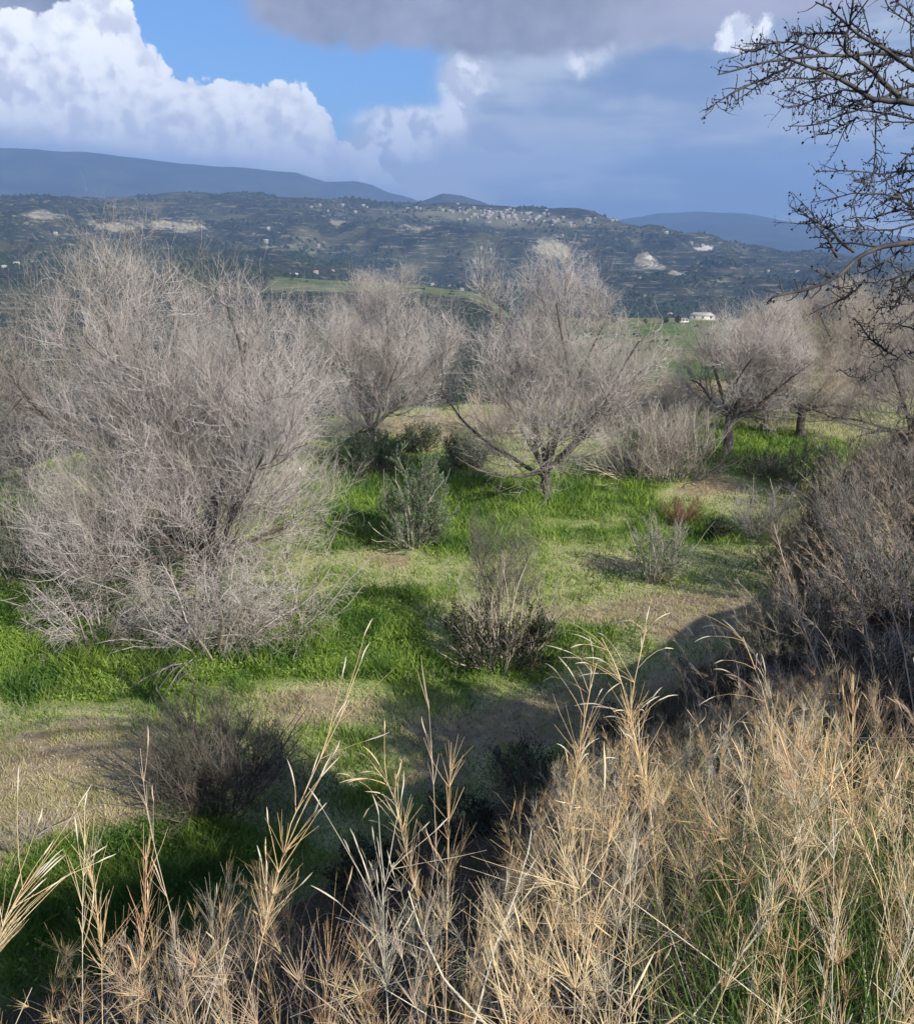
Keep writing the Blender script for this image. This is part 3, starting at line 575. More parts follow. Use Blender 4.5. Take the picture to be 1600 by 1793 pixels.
bush(735, 790, 55, 90, 'mastic_bush', 'low dark green bush on the tan terrace edge behind the olive bush', cat='bush', seed=53, stems=44, leaf='green', leafn=3500, leafl=.07, leafw=.010, stemmat='twig_dark', twigmat='twig_grey', dens=1.3)
bush(655, 830, 80, 120, 'broom_bush', 'bright green broom-like bush under the upright brushy tree', cat='bush', seed=54, stems=50, leaf='green', leafn=9000, leafl=.09, leafw=.006, stemmat='twig_lichen')
bush(860, 760, 85, 120, 'dry_shrub', 'tan dry shrub at the terrace edge left of the middle tree', seed=55, stems=40, stemmat='twig_tan', dens=1.0)
for i, (px, py, h, w, lab) in enumerate([(1120, 735, 100, 180, 'pale straw-coloured shrub behind the leaning twiggy bush'), (1190, 722, 90, 150, 'pale straw-coloured shrub left of the small straight tree'), (1050, 745, 100, 150, 'pale straw-coloured shrub close behind the middle tree'), (1330, 720, 60, 120, 'pale straw-coloured shrub behind the small straight tree')]):
    bush(px, py, h, w, 'dry_shrub', lab, group='straw-coloured shrubs along the terrace edge', seed=60 + i, stems=45, stemmat='twig_tan', dens=1.0, tw=.004)
bush(1405, 862, 95, 120, 'broom_bush', 'loose grey-green bush with a thin dark stem near the right bank', cat='bush', seed=65, stems=24, leaf='olive', leafn=5000, leafl=.05, leafw=.008, stemmat='twig_dark')
bush(170, 1120, 170, 220, 'twiggy_shrub', 'tangle of pale brown twigs under the left side of the largest tree', seed=66, stems=46, stemmat='twig_grey', twigmat='twig_pink', spread=(15, 85), up=-.6, dens=1.7)
bush(500, 1115, 190, 260, 'twiggy_shrub', 'tangle of brown twigs and weeds under the right side of the largest tree', seed=67, stems=56, stemmat='twig_grey', twigmat='twig_tan', leaf='olive', leafn=5000, leafl=.04, leafw=.006, spread=(25, 85), up=-.9)
bush(365, 1135, 215, 320, 'twiggy_shrub', 'tangle of pinkish twigs in front of the trunk of the largest tree', seed=166, stems=70, stemmat='twig_grey', twigmat='twig_pink', spread=(8, 85), up=-.5, dens=1.8, leaf='olive', leafn=2500, leafl=.04, leafw=.006)
bush(30, 1010, 170, 200, 'twiggy_shrub', 'soft grey-green twiggy shrub at the left edge above bright grass', seed=68, stems=50, stemmat='twig_lichen', leaf='olive', leafn=7000, leafl=.05, leafw=.006)
bush(20, 1470, 190, 230, 'bare_bush', 'sparse mauve bare bush in the lower left corner on tan soil', cat='bush', seed=69, stems=16, stemmat='twig_grey', twigmat='twig_pink', dens=.6, spread=(20, 75))
# ---------------------------------------------------------------- brambles on the bank
BR = [(1400, 1010, 130, 190, 'dark bramble at the top end of the bank above the twiggy shrub'), (1500, 960, 170, 200, 'dark bramble on the bank under the mauve-grey tree'), (1440, 1120, 150, 220, 'grey-twigged bramble half way down the right bank'),
      (1560, 1080, 190, 230, 'grey-twigged bramble at the right edge above the tall straw grass'), (1345, 1165, 120, 150, 'blue-green tinted bramble at the foot of the right bank'), (1245, 1220, 90, 130, 'small brown bramble in the shade left of the blue-green one'),
      (1490, 850, 120, 170, 'mauve-grey bramble left of the right-edge tree'), (1590, 880, 170, 200, 'tall mauve-grey bramble touching the right edge'),
      (1490, 1215, 130, 210, 'dark bramble directly behind the dense orange brush stalk'), (1600, 1225, 150, 190, 'dark bramble cut by the right edge just above the straw'), (1390, 1250, 90, 150, 'low dark bramble behind the long drooping stalk'), (1545, 985, 150, 220, 'dark bramble in the middle of the right bank between grey ones')]
for i, (px, py, h, w, lab) in enumerate(BR):
    b = hit(px, py); H, RX = size_at(b, h, w)
    shrub('bramble', tuple(b), H, RX, lab, 'bramble', 'brambles on the right bank', seed=80 + i, stems=34, dens=1.3, stemmat='twig_dark', twigmat='twig_dark' if i in (0, 4, 5, 8) else 'twig_grey', leaf='dkgreen' if i != 4 else 'olive', leafn=int(4000 * min(1.5, H)), leafl=.022, leafw=.006, spread=(10, 78), leafzone=(0, .6), tw=.0016)
BR2 = [(930, 1385, 110, 170, 'dark leafy shrub at the foot of the bank left of the tallest straw'), (1110, 1310, 90, 150, 'dark leafy shrub behind the tallest straw plants'), (800, 1470, 90, 150, 'dark leafy shrub in the bank shade in the lower middle'), (640, 1560, 90, 170, 'dark leafy shrub low on the bank behind the tall reddish stalk')]
for i, (px, py, h, w, lab) in enumerate(BR2):
    b = hit(px, py); H, RX = size_at(b, h, w)
    shrub('dark_shrub', tuple(b), H, RX, lab, 'shrub', 'dark shrubs at the foot of the bank', seed=95 + i, stems=36, dens=1.1, stemmat='twig_dark', leaf='dkgreen', leafn=4000, leafl=.022, leafw=.006, spread=(10, 78), tw=.0015)
# evergreen shrubs added out of view past the right edge to shade the near terrace
for i, (x, y, H, RX, lab) in enumerate([(4.6, 2.2, 2.3, 1.1, 'evergreen bush added out of view beside the spiny tree to shade the terrace'), (6.2, 3.9, 1.9, 1.2, 'evergreen bush added out of view behind the spiny tree to shade the terrace')]):
    shrub('added_shade_bush', (x, y, float(gh(x, y))), H, RX, lab, 'bush', 'evergreen bushes added out of view for shade', seed=110 + i, stems=50, leaf='dkgreen', leafn=16000, leafl=.06, leafw=.018, stemmat='twig_dark', spread=(5, 62))
# ---------------------------------------------------------------- spiny tree reaching in from the right
def spiny():
    rng = np.random.default_rng(77); bx_, by_ = 3.3, 3.6; bz = float(gh(bx_, by_))
    root = thing('spiny_tree', (bx_, by_, bz), 'dark leafless spiny branches reaching in across the sky at the upper right', 'tree'); O = np.array([bx_, by_, bz])
    TR = [([(1700, 185), (1600, 178), (1562, 175), (1528, 172), (1495, 152), (1460, 133), (1430, 122), (1400, 112), (1385, 104)], 11), ([(1700, 96), (1600, 100), (1562, 98), (1525, 96), (1487, 100), (1450, 100), (1412, 101), (1382, 106), (1350, 110), (1312, 120), (1282, 130), (1257, 136)], 7),
        ([(1390, 112), (1362, 127), (1340, 137), (1310, 150), (1282, 165), (1257, 180), (1237, 200)], 4), ([(1450, 97), (1425, 85), (1400, 76), (1370, 72), (1345, 75), (1308, 76)], 4), ([(1345, 78), (1325, 84), (1300, 86)], 3),
        ([(1580, 174), (1550, 147), (1532, 125), (1515, 110), (1495, 95), (1478, 85), (1480, 65), (1487, 35), (1494, -10)], 7), ([(1700, 195), (1600, 128), (1575, 110), (1550, 92), (1517, 75), (1490, 60), (1470, 40), (1450, 22), (1425, 12)], 7),
        ([(1700, 118), (1600, 98), (1575, 90), (1550, 80), (1525, 62), (1505, 45), (1490, 32)], 6), ([(1482, 58), (1450, 56), (1420, 56), (1395, 59), (1380, 54)], 4),
        ([(1700, 130), (1600, 145), (1575, 155), (1550, 167), (1525, 180), (1500, 192), (1467, 205), (1440, 215), (1412, 220), (1385, 221)], 5), ([(1562, 107), (1525, 119), (1492, 129), (1462, 135), (1420, 144), (1395, 150), (1372, 159)], 4),
        ([(1450, 136), (1412, 140), (1375, 139), (1340, 147)], 3), ([(1700, 235), (1600, 210), (1562, 202), (1532, 199), (1500, 194), (1465, 187), (1430, 177), (1375, 160)], 4), ([(1522, 172), (1487, 185), (1462, 185)], 3),
        ([(1500, 160), (1475, 158), (1450, 167), (1425, 175), (1375, 192)], 3), ([(1567, 182), (1545, 197), (1525, 212), (1505, 222)], 3), ([(1500, 205), (1475, 220), (1455, 232), (1437, 236)], 3),
        ([(1534, 200), (1535, 250), (1534, 300), (1497, 350), (1512, 400), (1520, 430)], 2.2), ([(1700, 285), (1600, 297), (1570, 300), (1535, 305), (1500, 299), (1470, 299), (1432, 300)], 4),
        ([(1700, 255), (1590, 270), (1575, 302), (1557, 315), (1525, 322), (1495, 322)], 4), ([(1640, 290), (1600, 307), (1570, 330)], 3), ([(1700, 420), (1600, 367), (1575, 350), (1550, 344), (1525, 342), (1495, 341), (1462, 350), (1420, 359)], 4),
        ([(1650, 382), (1600, 375), (1562, 367), (1537, 355)], 3), ([(1575, 367), (1550, 377), (1525, 382), (1487, 380)], 3), ([(1700, 385), (1600, 392), (1562, 400), (1525, 400), (1480, 397), (1460, 397)], 4),
        ([(1700, 425), (1600, 421), (1570, 422), (1542, 427), (1520, 436), (1500, 447), (1485, 460), (1467, 477), (1442, 492), (1420, 502), (1395, 509), (1365, 514), (1342, 520), (1337, 530)], 9),
        ([(1495, 442), (1477, 430), (1460, 410), (1437, 395), (1417, 385), (1400, 372), (1382, 367)], 4), ([(1465, 450), (1450, 425), (1432, 405), (1415, 387)], 4), ([(1700, 400), (1600, 425), (1575, 440), (1555, 457), (1532, 472), (1507, 485)], 5),
        ([(1700, 440), (1600, 472), (1570, 485), (1542, 497), (1512, 495), (1450, 505)], 4), ([(1507, 497), (1475, 520), (1457, 527)], 3), ([(1600, 478), (1580, 507), (1572, 532), (1532, 537)], 3), ([(1700, 600), (1600, 582), (1570, 570), (1537, 567)], 4),
        ([(1700, 590), (1600, 612), (1575, 622), (1555, 637), (1525, 652), (1500, 657), (1485, 655), (1467, 642)], 4), ([(1575, 625), (1550, 612), (1520, 590), (1505, 570), (1492, 557)], 3), ([(1700, 60), (1600, 45), (1555, 12), (1540, -20)], 3),
        ([(1700, 60), (1640, 60), (1600, 30), (1570, 5), (1560, -20)], 4), ([(1600, 330), (1560, 345), (1540, 360)], 3), ([(1640, 540), (1600, 520), (1580, 505)], 3)]
    segsP, segsR = [], []; K = 26; hubs = []
    for pts, w in TR:
        pts = np.array(pts, float); w = w * 1.4; dep = 2.95 + .45 * math.sin(pts[0, 1] * .021 + 1) + rng.uniform(-.06, .06)
        if pts[0, 0] < 1650 : dep = 2.95 + .45 * math.sin(pts[0, 1] * .021 + 1)
        t = np.concatenate([[0], np.cumsum(np.hypot(*np.diff(pts, axis=0).T))]); tt = np.linspace(0, t[-1], K)
        px = np.interp(tt, t, pts[:, 0]); py = np.interp(tt, t, pts[:, 1]); px = px + np.cumsum(rng.normal(size=K)) * .5; py = py + np.cumsum(rng.normal(size=K)) * .7
        dp = dep + np.linspace(0, -.35, K) * min(1, t[-1] / 300) + np.cumsum(rng.normal(size=K)) * .01
        P = np.concatenate([at(px[k], py[k], dp[k])[None] for k in range(K)]); r = np.linspace(w, max(w * .28, 1.6), K) * .5 * dp / FPX * 1.0
        segsP.append(P); segsR.append(r)
        if pts[0, 0] >= 1640: hubs.append((P[0], r[0]))
    P = np.array(segsP) - O; Rr = np.array(segsR)
    # trunk and limbs outside the frame carry the traced branches
    tk = np.array([(0, 0, -.15), (-.03, .02, .5), (-.06, .0, 1.1), (-.12, -.04, 1.8), (-.16, -.06, 2.5), (-.14, -.05, 3.2)]); tkr = np.array([.12, .095, .085, .075, .055, .035])
    g = Geo().tubes(tk[None], tkr[None], 9); g.build('trunk', M['spiny'], root, True)
    cp, cr = [], []
    for hP, hr in hubs:
        h = hP - O; z0 = np.clip(h[2] - .5, .5, 3.0); s_ = np.array([np.interp(z0, tk[:, 2], tk[:, 0]), np.interp(z0, tk[:, 2], tk[:, 1]), z0]); tt = np.linspace(0, 1, 6)[:, None]
        cp.append(s_ * (1 - tt) + h * tt + np.array([0, 0, .12]) * np.sin(tt * np.pi)); cr.append(np.linspace(max(hr * 2.0, .008), hr, 6))
    g = Geo().tubes(P, Rr, 6, 3); g.tubes(np.array(cp), np.array(cr), 6, 4); g.build('branches', M['spiny'], root, True)
    # rest of the crown, right of the frame
    L1, r1 = spawn(rng, tk[None], tkr[None], 11, .35, 1.0, (35, 85), 2.0, .03, .3, .12, 7, .3)
    L1 = np.where((L1[:, :, :1] + bx_) < 1.9, np.concatenate([(1.9 - bx_) + np.abs(L1[:, :, :1] + bx_ - 1.9) * .6, L1[:, :, 1:]], -1), L1)
    L2, r2 = spawn(rng, L1, r1, 9, .2, 1, (25, 70), .8, .008, .2, .14, 6, .3); L3, r3 = spawn(rng, L2, r2, 8, .1, 1, (25, 80), .28, .0035, .1, .14, 4, .4)
    fl = lambda Q, q: (Q[(Q[:, :, 0].min(1) + bx_) > 1.75 + .0 * Q[:, 0, 0]], q[(Q[:, :, 0].min(1) + bx_) > 1.75])
    L2, r2 = fl(L2, r2); L3, r3 = fl(L3, r3)
    Geo().tubes(L1, r1, 6).tubes(L2, r2, 4).tubes(L3, r3, 3).build('crown', M['spiny'], root)
    # spurs and buds on the traced branches
    S1, q1 = spawn(rng, P, Rr, 17, .05, 1.0, (35, 95), .042, .0024, .1, .26, 4, .5, None, 0.)
    plen = np.linalg.norm(np.diff(P, axis=1), axis=2).sum(1); lg = plen > .35
    S1b, q1b = spawn(rng, P[lg], Rr[lg], 26, .15, 1.0, (35, 95), .046, .0024, .1, .26, 4, .5, None, 0.); S1 = np.concatenate([S1, S1b]); q1 = np.concatenate([q1, q1b]); kk = rng.random(len(S1)) < .9; S1, q1 = S1[kk], q1[kk]
    S2, q2 = spawn(rng, P, Rr, 2, .2, 1.0, (25, 60), .13, .0030, .15, .12, 6, .4, None, .2)
    S3, q3 = spawn(rng, S2, q2, 6, .05, 1.0, (30, 90), .026, .0018, .1, .3, 4, .5, None, 0.)
    Geo().tubes(S1, q1, 3).tubes(S2, q2, 4).tubes(S3, q3, 3).build('spurs', M['spiny'], root)
    pts = np.concatenate([S1[:, -1], S1[:, 2][::2], S3[:, -1], S1[:, 1][::3]]); pts = pts + rng.normal(size=pts.shape) * .0032
    gb = Geo().octa(pts, rng.uniform(.0012, .0042, len(pts)) * (rng.random(len(pts)) < .7)); gb.v[0] = gb.v[0] + rng.normal(size=gb.v[0].shape) * .0011; gb.build('buds', M['bud'], root)
spiny()
# ================================================================ grasses
class Grass:
    """a dry grass plant: culms, fans of thin spikes at the nodes, seed heads, dead leaves"""
    def __init__(s): s.culm = Geo(); s.fan = Geo(); s.head = Geo()
def culm_path(base, tip, bow, rng, K=12):
    t = np.linspace(0, 1, K)[:, None]; side = nrm(np.cross(tip - base, rng.normal(size=3)))
    return base * (1 - t) + tip * t + side * bow * np.sin(t * np.pi) + np.cumsum(rng.normal(size=(K, 3)) * .0025, 0)
def fans(G, Pc, rng, nodes, n, ang, L, r, droop=.0, head=0.):
    """Pc (N,K,3) culms"""
    Q, q = spawn(rng, Pc, np.full(Pc.shape[:2], .01), nodes, .25, .98, (0, 8), .004, .002, 0, 0, 3, 1, None, 0.)
    T = nrm(Q[:, -1] - Q[:, 0]); N = len(Q); idx = np.repeat(np.arange(N), n); m = len(idx)
    perp = nrm(np.cross(T[idx], rng.normal(size=(m, 3)))); a = np.radians(np.abs(rng.normal(ang, ang * .45, m)))[:, None]; d = nrm(np.cos(a) * T[idx] + np.sin(a) * perp)
    node_l = rng.uniform(.55, 1.25, N)[idx]; ln = L * node_l * rng.uniform(.45, 1.25, m); p = Q[idx, 0]; P = np.empty((m, 4, 3)); P[:, 0] = p
    for k in range(1, 4): d = nrm(d + np.array([0, 0, -droop]) + rng.normal(size=(m, 3)) * .06); p = p + d * (ln / 3)[:, None]; P[:, k] = p
    G.fan.tubes(P, np.broadcast_to(r * np.array([1.15, 1.0, .8, .45]), (m, 4)), 3, 1)
    if head:
        k = rng.random(m) < head; e = P[k]; dd = nrm(e[:, -1] - e[:, -2]); hl = rng.uniform(.03, .075, k.sum()); mm = k.sum(); H = np.empty((mm, 5, 3)); c = e[:, -1] - dd * .01; H[:, 0] = c
        for j in range(1, 5): dd = nrm(dd + np.array([0, 0, -droop * .7]) + rng.normal(size=(mm, 3)) * .07); c = c + dd * (hl / 4)[:, None]; H[:, j] = c
        G.head.tubes(H, np.broadcast_to(np.array([.0006, .0016, .0019, .0014, .0003]), (mm, 5)), 4, 2)
def traced(name, pts, depth, label, cat, style, seed, w=2.0, mats=('straw', 'straw', 'straw_pale'), nodes=9, L=.10, ang=24, n=9):
    rng = np.random.default_rng(seed); pts = np.array(pts, float); t = np.concatenate([[0], np.cumsum(np.hypot(*np.diff(pts, axis=0).T))]); K = 16; tt = np.linspace(0, t[-1], K)
    px, py = np.interp(tt, t, pts[:, 0]), np.interp(tt, t, pts[:, 1]); low = at(pts[0, 0], pts[0, 1], depth); bz = float(gh(low[0], low[1])); 
    P = np.array([at(a, b, depth + .10 * i / K) for i, (a, b) in enumerate(zip(px, py))])
    # carry the stalk down to the soil below the frame
    d0 = nrm(P[0] - P[2]); d0[2] = min(d0[2], -.6); d0 = nrm(d0); steps = max(2, int((P[0][2] - bz) / .08)); ext = []
    p = P[0].copy(); gz = bz
    for k in range(40):
        p = p + d0 * .05
        if p[2] < gh(p[0], p[1]): ext.append(p.copy()); break
        ext.append(p.copy())
    full = np.concatenate([np.array(ext[::-1]), P]) if ext else P
    base = full[0]; root = thing(name, tuple(base), label, cat); G = Grass(); Kf = len(full)
    rad = np.interp(np.arange(Kf), [0, Kf - 1], [w, w * .35]) * .5 * depth / FPX; F = full - base
    G.culm.tubes(F[None], rad[None], 5)
    up_ = F[-K:][None]
    if style != 'bare':
        if style == 'plume':
            fans(G, up_, rng, 6, 3, 28, .20, .0009, .04, .8); fans(G, up_[:, :9], rng, 5, 9, 30, .10, .0006)
        elif style == 'fanplume':
            fans(G, up_[:, :13], rng, nodes, n, ang, L, .0006); fans(G, up_[:, 8:], rng, 6, 3, 30, .12, .0007, .22, .85)
        elif style == 'slim':
            fans(G, up_, rng, 5, 3, 14, .09, .0007, .0, .3)
        else: fans(G, up_, rng, nodes, n, ang, L, .0006)
    G.culm.build('stem', M[mats[0]], root)
    if G.fan.n: G.fan.build('spikes', M[mats[1]], root)
    if G.head.n:
        V = np.concatenate(G.head.v).reshape(-1, 20, 3)
        q1 = np.concatenate([q.reshape(-1, 4) for q in G.head.q])[:16]
        for hv in V:
            hd = Geo(); hd.add(hv, q1 - q1.min()); hd.build('seed_head', M[mats[2]], root)
ST = [([(425, 1793), (455, 1660), (480, 1560), (510, 1440), (560, 1330), (612, 1225)], 1.9, 'tall reddish grass stalk with pale flat seed heads leaning right over the dark slope', 'plume', 3.4, ('straw_red', 'straw', 'straw_pale')),
      ([(145, 1793), (145, 1600), (146, 1550), (150, 1460)], 1.9, 'slim pale grass stalk standing straight near the lower left corner', 'slim', 2.6, ('straw_pale', 'straw', 'straw_pale')),
      ([(330, 1793), (300, 1600), (270, 1480), (255, 1400), (246, 1310)], 2.1, 'thin grey grass stalk with long fine awns in front of the dark thorny bush', 'slim', 2.4, ('straw_grey', 'straw_grey', 'straw_grey')),
      ([(180, 1793), (178, 1640), (165, 1560), (155, 1500)], 2.0, 'reddish grass stalk with narrow spikes beside the slim pale one', 'fan', 2.4, ('straw_red', 'straw', 'straw_pale')),
      ([(240, 1793), (246, 1700), (255, 1600), (256, 1480)], 2.0, 'orange grass stalk with narrow spikes left of the tall reddish one', 'fan', 2.6, ('straw_red', 'straw_red', 'straw_pale')),
      ([(780, 1793), (782, 1640), (785, 1500), (786, 1400), (790, 1300)], 2.0, 'upright orange grass stalk with forked spikes against pale tan soil', 'fan', 2.6, ('straw_red', 'straw', 'straw_pale')),
      ([(775, 1700), (765, 1515), (758, 1350), (750, 1225)], 2.2, 'very thin grey grass stem rising beside the upright orange stalk', 'slim', 2.0, ('straw_grey', 'straw_grey', 'straw_grey')),
      ([(760, 1750), (738, 1600), (708, 1480), (695, 1415), (682, 1375), (655, 1342)], 2.0, 'nodding grass stalk with drooping spikes between the reddish and orange stalks', 'fanplume', 2.6, ('straw', 'straw', 'straw')),
      ([(680, 1793), (672, 1640), (670, 1560), (690, 1510)], 1.8, 'pale bleached grass stalk with ragged bent leaves in the bottom middle', 'plume', 3.4, ('straw_pale', 'straw_pale', 'straw_pale')),
      ([(850, 1793), (778, 1716), (735, 1625), (715, 1560)], 1.7, 'thick bleached stalk slanting to the upper left at the bottom middle', 'bare', 8.0, ('straw_pale',) * 3),
      ([(830, 1793), (865, 1660), (905, 1560), (918, 1510)], 1.8, 'thick bleached stalk slanting to the upper right with a knobby tip', 'slim', 6.0, ('straw_pale',) * 3),
      ([(955, 1793), (980, 1560), (994, 1450), (1003, 1386), (1015, 1310), (1029, 1222), (1044, 1161)], 2.3, 'tall golden grass plume with a nodding orange head, left one of the tall pair', 'fanplume', 3.6, ('straw', 'straw', 'straw_pale')),
      ([(1160, 1793), (1143, 1450), (1125, 1353), (1103, 1255), (1090, 1202), (1072, 1152), (1053, 1117)], 2.3, 'tall golden grass plume leaning left with long curved white sprays', 'fanplume', 3.8, ('straw', 'straw', 'straw_pale')),
      ([(1070, 1793), (1079, 1450), (1090, 1353), (1101, 1266), (1110, 1194), (1131, 1100)], 2.35, 'tallest golden grass plume leaning right, its pale tip over the green grass', 'fanplume', 3.4, ('straw', 'straw', 'straw_pale')),
      ([(1460, 1793), (1430, 1650), (1400, 1500), (1355, 1330), (1340, 1220), (1300, 1115)], 2.8, 'long grass stalk with drooping head leaning left over the dark brambles', 'fanplume', 3.2, ('straw', 'straw_red', 'straw_pale')),
      ([(1500, 1793), (1490, 1500), (1492, 1250), (1494, 1180)], 2.7, 'grass stalk topped by a dense orange brush near the right edge', 'fan', 3.2, ('straw', 'straw_red', 'straw')),
      ([(1420, 1793), (1490, 1605), (1540, 1450), (1580, 1330)], 2.0, 'brown bare stalk slanting right across the straw at the lower right', 'bare', 4.5, ('straw_grey',) * 3),
      ([(1480, 1350), (1444, 1200), (1400, 1082), (1380, 1012), (1354, 920)], 4.6, 'long grey stalk leaning left in front of the brambles', 'fan', 3.2, ('straw_grey',) * 3),
      ([(1560, 1300), (1535, 1200), (1508, 1062), (1468, 950), (1414, 875), (1367, 848)], 5.0, 'arching grey stalk bowed far to the left above the brambles', 'fan', 3.0, ('straw_grey',) * 3),
      ([(1600, 1250), (1580, 1130), (1540, 1000), (1500, 900), (1470, 850)], 4.8, 'arching grey stalk at the right edge above the brambles', 'fan', 3.0, ('straw_grey',) * 3),
      ([(-40, 1740), (-10, 1660), (15, 1600), (46, 1550)], 1.8, 'pale seed spike cut off by the left edge', 'plume', 3.0, ('straw', 'straw', 'straw_pale'))]
for i, (pts, dep, lab, sty, w, mt) in enumerate(ST):
    traced('grass_stalk', pts, dep, lab, 'grass stalk', sty, 200 + i, w, mt, nodes=12 if pts[0][0] > 900 else 8, n=11 if pts[0][0] > 900 else 7, L=.12 if pts[0][0] > 900 else .10)
# the mass of dry grass on the bank top
def grass_mass():
    rng = np.random.default_rng(300); envx = [-200, 0, 150, 300, 450, 600, 700, 850, 950, 1010, 1100, 1200, 1320, 1480, 1600, 1900]; envy = [1700, 1680, 1590, 1560, 1470, 1580, 1480, 1490, 1400, 1270, 1250, 1290, 1210, 1190, 1235, 1200]
    n = 9000; x = rng.uniform(-2.2, 4.6, n); y = rng.uniform(.75, 6.5, n); s_ = bank_s(x, y); z = gh(x, y); base = np.stack([x, y, z], -1)
    qx, _, dep = proj(base + (0, 0, .5)); dens = np.interp(qx, [-400, 0, 500, 850, 1000, 1300, 1800], [.24, .26, .30, .34, .74, .92, .92])
    keep = (s_ > 2.6) & (dep > .95) & (rng.random(n) < dens * .26) & (np.abs(qx - 800) < 1150); base = base[keep]; m = len(base); h = rng.uniform(.75, 1.45, m)
    nn = 95; bn = np.stack([rng.uniform(-1.35, 1.5, nn), rng.uniform(.8, 2.1, nn)], -1); bn = np.concatenate([bn, gh(bn[:, 0], bn[:, 1])[:, None]], 1); base = np.concatenate([base, bn]); m += nn; h = np.concatenate([h, rng.uniform(.9, 1.35, nn)])
    lean = rng.normal(size=(m, 2)) * .16 + (-.05, .05)
    tip = lambda hh: base + np.stack([lean[:, 0] * hh, lean[:, 1] * hh, hh], -1)
    for _ in range(14):
        tx, ty, td = proj(tip(h)); lim = np.interp(tx, envx, envy) + np.abs(rng.normal(size=m)) * 70; h = np.where(ty < lim, h * .93, h)
    tx, ty, td = proj(tip(h)); keep = (h > np.interp(tx, [0, 850, 1000], [.52, .45, .22])) & (ty > np.interp(tx, envx, envy) - 25); base, h, lean = base[keep], h[keep], lean[keep]; m = len(base); tp = base + np.stack([lean[:, 0] * h, lean[:, 1] * h, h], -1)
    K = 8; t = np.linspace(0, 1, K)[None, :, None]; side = rng.normal(size=(m, 3)) * (.10, .10, 0); P = base[:, None] * (1 - t) + tp[:, None] * t + side[:, None] * np.sin(t * np.pi) * h[:, None, None]
    tone = pn(base[:, 0] * 2.1, base[:, 1] * 2.1) + rng.normal(size=m) * .35
    for nm, sel, mt, lab in (('dry_grass', tone > .35, 'straw_pale', ''), ('dry_grass', (tone > -.5) & (tone <= .35), 'straw', ''), ('dry_grass', (tone <= -.5) & (tone > -.8), 'straw_red', ''), ('dry_grass', tone <= -.8, 'straw_grey', '')):
        Pc = P[sel]; G = Grass(); cw = rng.uniform(.0008, .0016, len(Pc)); G.fan.tubes(Pc, cw[:, None] * np.linspace(1, .45, K)[None], 3)
        u3 = rng.random(len(Pc))
        for lo, hi, a3_ in ((0, .28, (6, 8, 13, .13, .00052, .03, .08)), (.28, .62, (9, 12, 27, .07, .00050, .04, .02)), (.62, .82, (6, 17, 36, .085, .00050, .05, .0)), (.82, .96, (12, 9, 22, .05, .00048, .0, .0))): fans(G, Pc[(u3 >= lo) & (u3 < hi)], rng, *a3_)
        g = G.fan; 
        if G.head.n: g.v += G.head.v; off = G.fan.n; g.q += [q + off for q in G.head.q]; g.n += G.head.n
        tag(g.build(nm, M[mt]), kind='stuff')
    # broken and fallen culms lying across the others
    nf = 420; i = rng.integers(0, m, nf); b = base[i] + np.stack([rng.normal(size=nf) * .1, rng.normal(size=nf) * .1, rng.uniform(0, .35, nf)], -1); d = nrm(np.stack([rng.normal(size=nf), rng.normal(size=nf) * .6, rng.uniform(.2, 1.6, nf)], -1)); ln = rng.uniform(.25, .7, nf); Q = b[:, None] + d[:, None] * t * ln[:, None, None] + np.array([0, 0, -1.]) * t ** 2 * (ln * rng.uniform(0, .3, nf))[:, None, None]
    qx, qy, _ = proj(Q[:, -1]); k = qy > np.interp(qx, envx, envy) + 20
    tag(Geo().tubes(Q[k], rng.uniform(.0010, .0022, (k.sum(), 1)) * np.linspace(1, .5, K)[None], 4).build('broken_straw', M['straw_pale']), kind='stuff')
    # thin bent dead leaves and short awn tangles low down
    nb = 9000; i = rng.integers(0, m, nb); b = base[i] + np.stack([rng.normal(size=nb) * .07, rng.normal(size=nb) * .07, np.zeros(nb)], -1); b[:, 2] = gh(b[:, 0], b[:, 1])
    a = rng.uniform(0, 6.28, nb); out = np.stack([np.cos(a), np.sin(a), np.zeros(nb)], -1); hh = rng.uniform(.15, .5, nb) * np.minimum(1, h[i] / .6); K = 5; t = np.linspace(0, 1, K)[None, :, None]
    L = b[:, None] + out[:, None] * t ** 1.6 * (hh * rng.uniform(.2, .9, nb))[:, None, None] + np.array([0, 0, 1.]) * (t - .35 * t ** 3)* hh[:, None, None]
    qx, _, _ = proj(b); gr = rng.random(nb) < np.interp(qx, [600, 1100, 1300, 1600], [.04, .18, .42, .5])
    wd = np.array([1, .95, .8, .55, .1])[None] * rng.uniform(.0010, .0022, nb)[:, None]
    tag(Geo().ribbons(L[~gr], wd[~gr]).build('dead_grass_leaves', M['straw_grey']), kind='stuff')
    tag(Geo().ribbons(L[gr], wd[gr]).build('green_grass', M['greenblade']), kind='stuff')
    # green blades thick at the lower right
    nb = 11000; px = rng.uniform(1150, 1750, nb); x = rng.uniform(.3, 2.6, nb); y = rng.uniform(1.0, 3.4, nb); b = np.stack([x, y, gh(x, y)], -1); qx, qy, dp = proj(b + (0, 0, .2)); k = (rng.random(nb) < sst(qx + (qy - 1500) * .35, 1150, 1450)) & (dp > .9)
    k &= proj(b + (0, 0, .6))[1] > 1330; b = b[k]; nb = len(b); a = rng.uniform(0, 6.28, nb); out = np.stack([np.cos(a), np.sin(a), np.zeros(nb)], -1); hh = rng.uniform(.35, .85, nb)
    L = b[:, None] + out[:, None] * t ** 2 * (hh * rng.uniform(.05, .5, nb))[:, None, None] + np.array([0, 0, 1.]) * (t - .2 * t ** 3) * hh[:, None, None]
